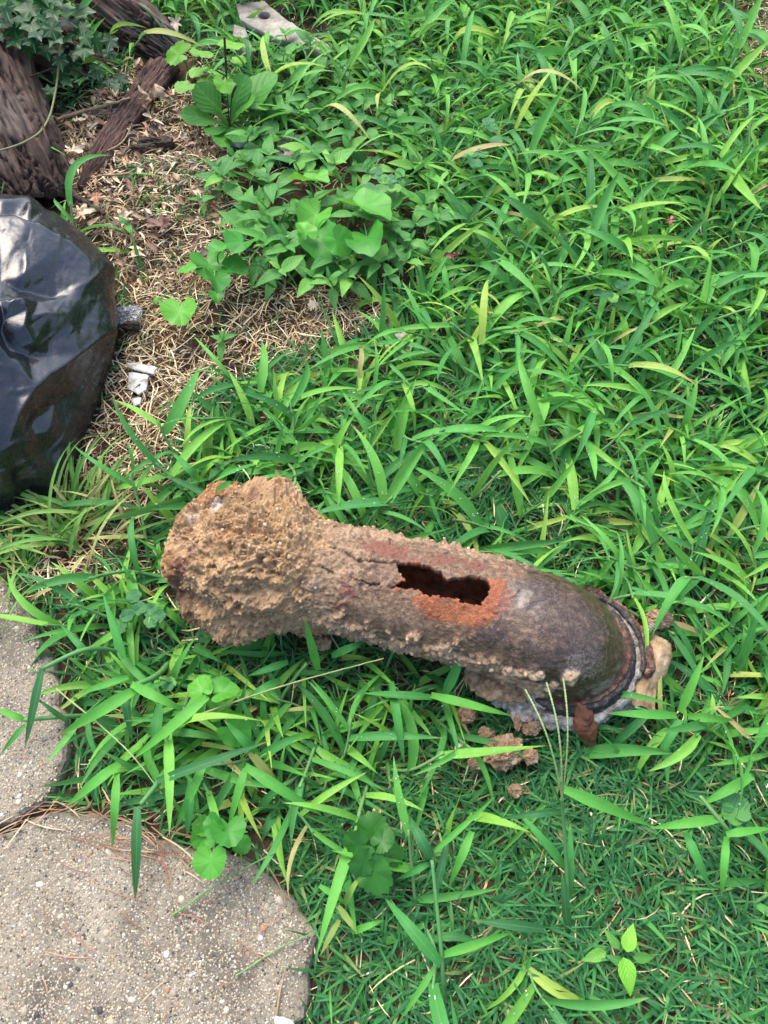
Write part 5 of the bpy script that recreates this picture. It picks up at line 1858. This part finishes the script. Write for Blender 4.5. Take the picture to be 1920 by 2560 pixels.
# ------------------------------------------------------------------ single dead leaves
def dead_leaf(px, py, size, tip, z, col, label, rf=None, crumple=.25, ratio=1.0, seed=1):
    V, Fq, uv = polar_leaf(rf or oak_r, 64, 10, .35, .10, .3, seed)
    V = V * [ratio, 1, 1]
    V = V + crumple * .35 * np.stack([fbm(V * 2.4 + seed, 3, seed + k) for k in range(3)], -1) * [.6, .6, 1]
    s = size * pxs(px, py) * .55
    V[:, 2] -= V[:, 2].min()
    o_ = at(px, py, z)
    c = np.array(col) * (1 + .25 * fbm(V * 3, 3, seed))[:, None]
    d = at(px + 20 * math.cos(math.radians(tip)), py - 20 * math.sin(math.radians(tip))) - at(px, py)
    link('dead_leaf', make_mesh('dead_leaf', V * s, Fq, attrs={'tint': c}, mat=M_DEAD), None, o_, (0, 0, math.atan2(d[1], d[0]) - PI / 2), None, label, 'leaf')


dead_leaf(413, 572, 92, 150, .008, (.135, .07, .05), 'crumpled dark brown dead leaf lying in straw right of the bag', crumple=.5, seed=3)
dead_leaf(241, 497, 52, -80, .01, (.30, .15, .085), 'rusty tan dead leaf beside the dark twig end', seed=5)
dead_leaf(375, 252, 105, 10, .022, (.34, .24, .155), 'curled tan dead leaf draped over the bark strip', crumple=.7, ratio=.5, seed=7)
dead_leaf(440, 62, 70, -80, .02, (.36, .29, .22), 'pointed grey tan dead leaf at the tip of the tree root', ratio=.7, seed=9)
dead_leaf(1125, 650, 52, 30, .05, (.15, .065, .04), 'red brown dead leaf caught in grass right of the violets', crumple=.9, ratio=.6, seed=11)
dead_leaf(1673, 560, 48, 70, .07, (.22, .11, .055), 'orange brown dead leaf held up in tall grass', crumple=.9, ratio=.6, seed=13)
dead_leaf(785, 768, 42, 120, .01, (.60, .48, .34), 'small pale dead leaf scrap under the leafy weeds', crumple=.4, seed=15)
dead_leaf(205, 545, 70, 20, .008, (.50, .38, .25), 'pale broken dead leaf just above the bag shoulder', crumple=.5, seed=17)
dead_leaf(185, 385, 80, 5, .010, (.52, .43, .31), 'cream holed dead leaf between tree root and bark strip', crumple=.4, ratio=.6, seed=19)
dead_leaf(192, 302, 36, 10, .010, (.56, .44, .29), 'small golden dead leaf near the vine stem', crumple=.2, ratio=.7, seed=21)
dead_leaf(310, 560, 74, 60, .008, (.46, .36, .24), 'tan tattered dead leaf right of the bag shoulder', crumple=.6, seed=23)
dead_leaf(252, 245, 60, 60, .012, (.22, .125, .085), 'brown dead leaf in the hollow below the ivy', crumple=.5, seed=25)
dead_leaf(930, 2045, 46, 40, .03, (.30, .19, .11), 'brown torn leaf at the rosette weed', crumple=.5, seed=27)

# rolled brown leaf by the flange
o_ = at(1458, 1812, .03)
n_l, n_a = 40, 24
ll, aa = np.linspace(0, 1, n_l), np.linspace(-2.0, 1.6, n_a)
LL, AA = np.meshgrid(ll, aa, indexing='ij')
e0, e1 = at(1443, 1752, .055) - o_, at(1482, 1862, .018) - o_
rr = .0115 * np.sin(PI * np.clip(LL * .9 + .06, 0, 1)) ** .8 * (1 + .15 * fbm(np.stack([LL * 5, AA, 0 * AA], -1), 3, 3))
dx_ = (e1 - e0) / np.linalg.norm(e1 - e0)
sx = np.cross(dx_, [0, 0, 1])
sx /= np.linalg.norm(sx)
sz_ = np.cross(sx, dx_)
V = (e0 + (e1 - e0) * LL[..., None] + (np.sin(AA) * rr)[..., None] * sx + (np.cos(AA) * rr)[..., None] * sz_).reshape(-1, 3)
V += .0012 * np.stack([fbm(V * 140, 3, k) for k in range(3)], -1)
c = np.array((.12, .045, .022)) * (1 + .6 * fbm(V * 110, 3, 8))[:, None]
link('dead_leaf', make_mesh('dead_leaf', V, grid_faces(n_l, n_a), attrs={'tint': c}, mat=M_DEAD), loc=o_, label='rolled red brown dead leaf leaning on the lime crusted flange', cat='leaf')


# ------------------------------------------------------------------ clods, pebble, flakes, sticks
def lump_thing(name, px, py, size, label, cat, mat, seed, z=.012, group=None, squash=(1, .9, .75), sub=4, fine=.16, parent_col=None):
    v, f = lump(sub, .30, 1.4, seed, fine, 6.5, squash)
    s = size * pxs(px, py) * .5
    o_ = at(px, py, z)
    me = make_mesh(name, v * s, f, mat=mat, attrs=None if parent_col is None else {'tint': np.repeat(np.array([parent_col]), len(v), 0)})
    return link(name, me, None, o_, None, None, label, cat, group=group)


lump_thing('soil_clod', 1253, 1880, 82, 'largest rusty tan soil clod on the grass below the pipe', 'clod', M_CLOD, 4, .022, sub=5)
lump_thing('soil_clod', 1167, 1787, 40, 'brown soil crumb above left of the largest clod', 'clod', M_CLOD, 6, .02)
lump_thing('soil_clod', 1325, 1815, 46, 'brown soil crumb lying between the largest clod and the flange', 'clod', M_CLOD, 8, .02)
lump_thing('soil_clod', 1293, 1808, 30, 'thin tan crumb standing above the largest clod', 'clod', M_CLOD, 10, .025, squash=(.6, 1.4, .8))
lump_thing('soil_clod', 1325, 1890, 38, 'pale crumb just right of the largest clod', 'clod', M_CLOD, 12, .02)
lump_thing('soil_clod', 1190, 1908, 34, 'dull crumb sunk in turf below left of the largest clod', 'clod', M_CLOD, 14, .016)
lump_thing('soil_clod', 1216, 1836, 36, 'crumb touching the upper left of the largest clod', 'clod', M_CLOD, 16, .02)
lump_thing('soil_clod', 1290, 1975, 34, 'reddish crumb half hidden by grass under the largest clod', 'clod', M_CLOD, 18, .012)
lump_thing('soil_clod', 805, 1605, 44, 'tan clod fallen beside the pipe neck on the grass', 'clod', M_CLOD, 20, .018)
lump_thing('pebble', 1155, 1869, 28, 'small cream pebble left of the largest soil clod', 'pebble', M_STONE, 22, .02, squash=(1, .8, .7), sub=3, fine=.02, parent_col=(.58, .50, .42))
lump_thing('flat_stone', 1003, 858, 70, 'flat grey tan stone at the edge of the straw', 'stone', M_WOODPALE, 24, .006, squash=(.9, 1, .3), fine=.05)
lump_thing('flat_stone', 735, 372, 100, 'flat grey stone behind the leafy weeds', 'stone', M_WOODPALE, 26, .006, squash=(1, .8, .3), fine=.05)
lump_thing('dark_clod', 328, 815, 36, 'dark damp soil clod at the right edge of the bag', 'clod', M_TWIG, 28, .008, squash=(1.2, .6, .6))
lump_thing('bark_chip', 395, 358, 60, 'blackened bark chip right of the bark strip', 'bark', M_TWIG, 30, .008, squash=(1.5, .5, .5))
lump_thing('bark_chip', 360, 372, 44, 'small black bark chip touching the bark strip', 'bark', M_TWIG, 32, .008, squash=(1.4, .5, .5))
lump_thing('cotton_tuft', 505, 246, 30, 'small white fluffy scrap under the plantain leaves', 'scrap', M_WHITE, 34, .02, squash=(.8, 1.2, .8))
lump_thing('quartz_chip', 598, 358, 34, 'white stone chip behind the plantain', 'stone', M_WHITE, 36, .01, squash=(1.1, .8, .6), fine=.05)


def stick(pts, r, label, mat=None, name='stick', seed=1, cat='stick', group=None):
    p = bez([at(*q) for q in pts], 40)
    o_ = p[0] * [1, 1, 0]
    rr_ = np.linspace(r, r * .6, len(p)) * (1 + .15 * np.sin(np.arange(len(p)) * 1.3 + seed))
    V, Fq = tube(p, rr_, 10)
    V = V + r * .25 * np.stack([fbm(V * 180, 3, seed + k) for k in range(3)], -1)
    return link(name, make_mesh(name, V - o_, Fq, mat=mat or M_TWIG), loc=o_, label=label, cat=cat, group=group)


M_TANSTICK = plain('tan_stick', [(.3, (.18, .11, .06)), (.7, (.40, .29, .17))], .7, 90, .5, .001)
stick([(168, 470, .012), (205, 500, .012), (262, 536, .008)], .0055, 'thick dark twig above the bag shoulder')
stick([(140, 300, .012), (200, 280, .014), (270, 262, .018), (325, 245, .02)], .0030, 'tan twig lying below the ivy toward the curled leaf', M_TANSTICK)
stick([(258, 438, .012), (320, 432, .012), (375, 400, .010)], .0016, 'thin pale twig crossing the lower bark strip', M_TANSTICK)
stick([(220, 395, .01), (300, 360, .014), (330, 310, .02)], .0014, 'thin pale twig across the middle of the bark strip', M_TANSTICK)
stick([(405, 1820, .05), (690, 1720, .075), (960, 1646, .085)], .0009, 'long pale dry grass stalk lying across the blades below the pipe', foliage('dry_stalk', [(0, (.22, .24, .10)), (1, (.26, .25, .12))], trans=.1), 'dry_stalk', cat='stalk')
stick([(140, 1722, .05), (270, 1830, .055), (340, 1900, .06), (405, 1985, .05)], .0009, 'thin green seed stalk slanting across the blades by the concrete', M_SEED, 'seed_stalk', cat='stalk')
stick([(690, 2548, .014), (702, 2470, .016), (715, 2420, .02)], .0011, 'thin pale stem lying on the concrete at the bottom', M_TANSTICK, 'dry_stalk', cat='stalk')
# grass runner on the concrete
stick([(430, 2290, .016), (560, 2200, .03), (690, 2130, .05)], .0010, 'thin green stem reaching over the concrete corner', M_STEM, 'grass_stem', cat='stalk')
stick([(590, 2440, .016), (700, 2370, .016), (790, 2330, .02)], .0009, 'thin dark green stem crossing the concrete near its right edge', M_STEM, 'grass_stem', cat='stalk')

# pine needles on the concrete and in the crack
xs, ys, P0s, P2s = [], [], [], []
for k in range(100):
    if k < 46:
        x0, y0 = rng.normal(390, 80), rng.normal(2120, 40)
        a = rng.normal(-.55, .35)
    elif k < 60:
        t = rng.random()
        x0, y0 = 140 * t + rng.normal(0, 12), 2090 - 70 * t + rng.normal(0, 10)
        a = rng.normal(.5, .25)
    elif k < 72:
        x0, y0 = rng.uniform(90, 300), rng.normal(2025, 12)
        a = rng.normal(0, .5)
    else:
        x0, y0 = rng.uniform(100, 700), rng.uniform(2050, 2540)
        a = rng.uniform(-1.5, 1.5)
    L = rng.uniform(40, 120)
    zz = SLAB_TOP + rng.uniform(.001, .005)
    P0s.append(at(x0 - L / 2 * math.cos(a), y0 + L / 2 * math.sin(a), zz))
    P2s.append(at(x0 + L / 2 * math.cos(a), y0 - L / 2 * math.sin(a), zz))
P0s, P2s = np.array(P0s), np.array(P2s)
n = len(P0s)
V, Fq, uv, nv = blades(P0s, (P0s + P2s) / 2 + np.c_[rng.normal(0, .004, (n, 2)), rng.uniform(0, .004, n)], P2s, rng.uniform(.0007, .0013, n), rng.normal(0, .4, n), np.zeros(n), 6, .3, .8, 2, 8)
nc = np.array([(.26, .12, .07), (.34, .19, .11), (.42, .32, .2), (.2, .1, .06)])[rng.integers(0, 4, n)]
link('pine_needles', make_mesh('pine_needles', V, Fq, attrs={'tint': np.repeat(nc, nv, 0)}, mat=M_STRAW), kind='stuff')


# flat flakes ---------------------------------------------------------
def plate(name, pts, z, th, mat, label, cat, seed=1, parent=None, off=None, hole=None):
    P = np.array([at(x, y, z)[:2] for x, y in pts])
    Q = []
    for i in range(len(P)):
        b = P[(i + 1) % len(P)]
        for t in np.arange(6) / 6:
            Q.append(P[i] + (b - P[i]) * t)
    Q = np.array(Q)
    Q += .0012 * np.c_[fbm(np.c_[Q * 120, Q[:, 0] * 0], 2, seed), fbm(np.c_[Q * 120 + 9, Q[:, 0] * 0], 2, seed)]
    cen = Q.mean(0)
    o_ = np.array([cen[0], cen[1], 0]) if off is None else off
    if hole is None:
        rings = [(1, 0), (1, .8), (.94, 1), (.5, 1.05), (.02, 1.05)]
        rows = [np.c_[cen + (Q - cen) * s, np.full(len(Q), z - th + th * h)] for s, h in rings]
    else:
        hc_ = at(hole[0], hole[1], z)[:2]
        hr_ = hole[2] * pxs(hole[0], hole[1])
        d = Q - hc_
        Qh = hc_ + d / np.linalg.norm(d, axis=1)[:, None] * hr_
        rows = [np.c_[q_, np.full(len(Q), zz_)] for q_, zz_ in ((Qh, z - th), (Q, z - th), (Q, z - .001), (Q * .97 + Qh * .03, z), (Qh * .96 + Q * .04, z), (Qh, z - .001), (Qh, z - th))]
    V = np.stack(rows, 0).reshape(-1, 3)
    V[:, 2] += .0008 * fbm(V * 90, 2, seed + 3)
    me = make_mesh(name, V - o_, grid_faces(len(rows), len(Q), True), mat=mat)
    if parent is not None:
        return link(name, me, parent)
    return link(name, me, None, o_, None, None, label, cat)


plate('white_flake', [(317, 903), (392, 918), (384, 935), (340, 926), (318, 918)], .009, .0018, M_WHITE, 'longest white flake, at the top of the three in the straw', 'flake', 3)
plate('white_flake', [(322, 930), (372, 938), (366, 975), (345, 985), (318, 970)], .007, .0018, M_WHITE, 'broadest white flake, half covered by straw', 'flake', 5)
plate('white_flake', [(330, 995), (352, 992), (350, 1012), (333, 1014)], .007, .0018, M_WHITE, 'smallest white flake below the broader two', 'flake', 7)
plate('white_flake', [(688, 2538), (730, 2548), (740, 2580), (690, 2580)], SLAB_TOP + .006, .004, M_WHITE, 'white scrap at the bottom edge on the concrete', 'flake', 9)
wb = at(680, 70)
pw = link('weathered_board', None, loc=(wb[0], wb[1], 0), label='pale weathered board with a round knothole under the top grass', cat='board')
plate('plank', [(590, 8), (660, 2), (705, 40), (760, 78), (830, 118), (815, 140), (740, 112), (690, 95), (640, 70), (600, 48)], .024, .014, M_WOODPALE, None, None, 11, pw, np.array([wb[0], wb[1], 0]), hole=(660, 38, 15))
plate('plank', [(585, 60), (612, 66), (632, 120), (628, 140), (595, 120), (580, 90)], .016, .012, M_WOODPALE, None, None, 13, pw, np.array([wb[0], wb[1], 0]))

# crumpled clear film next to the bag
v, f = lump(4, .45, 2.2, 41, .3, 7, (1, 1, .5))
m = NT('clear_film')
m.set(Base_Color=(.30, .32, .34), Roughness=.15, Specular_IOR_Level=.8, Alpha=.35)
link('plastic_film', make_mesh('plastic_film', v * .014, f, mat=m.m, smooth=False), None, at(322, 786, .010), None, None, 'crumpled scrap of clear plastic film touching the bag', 'plastic scrap')
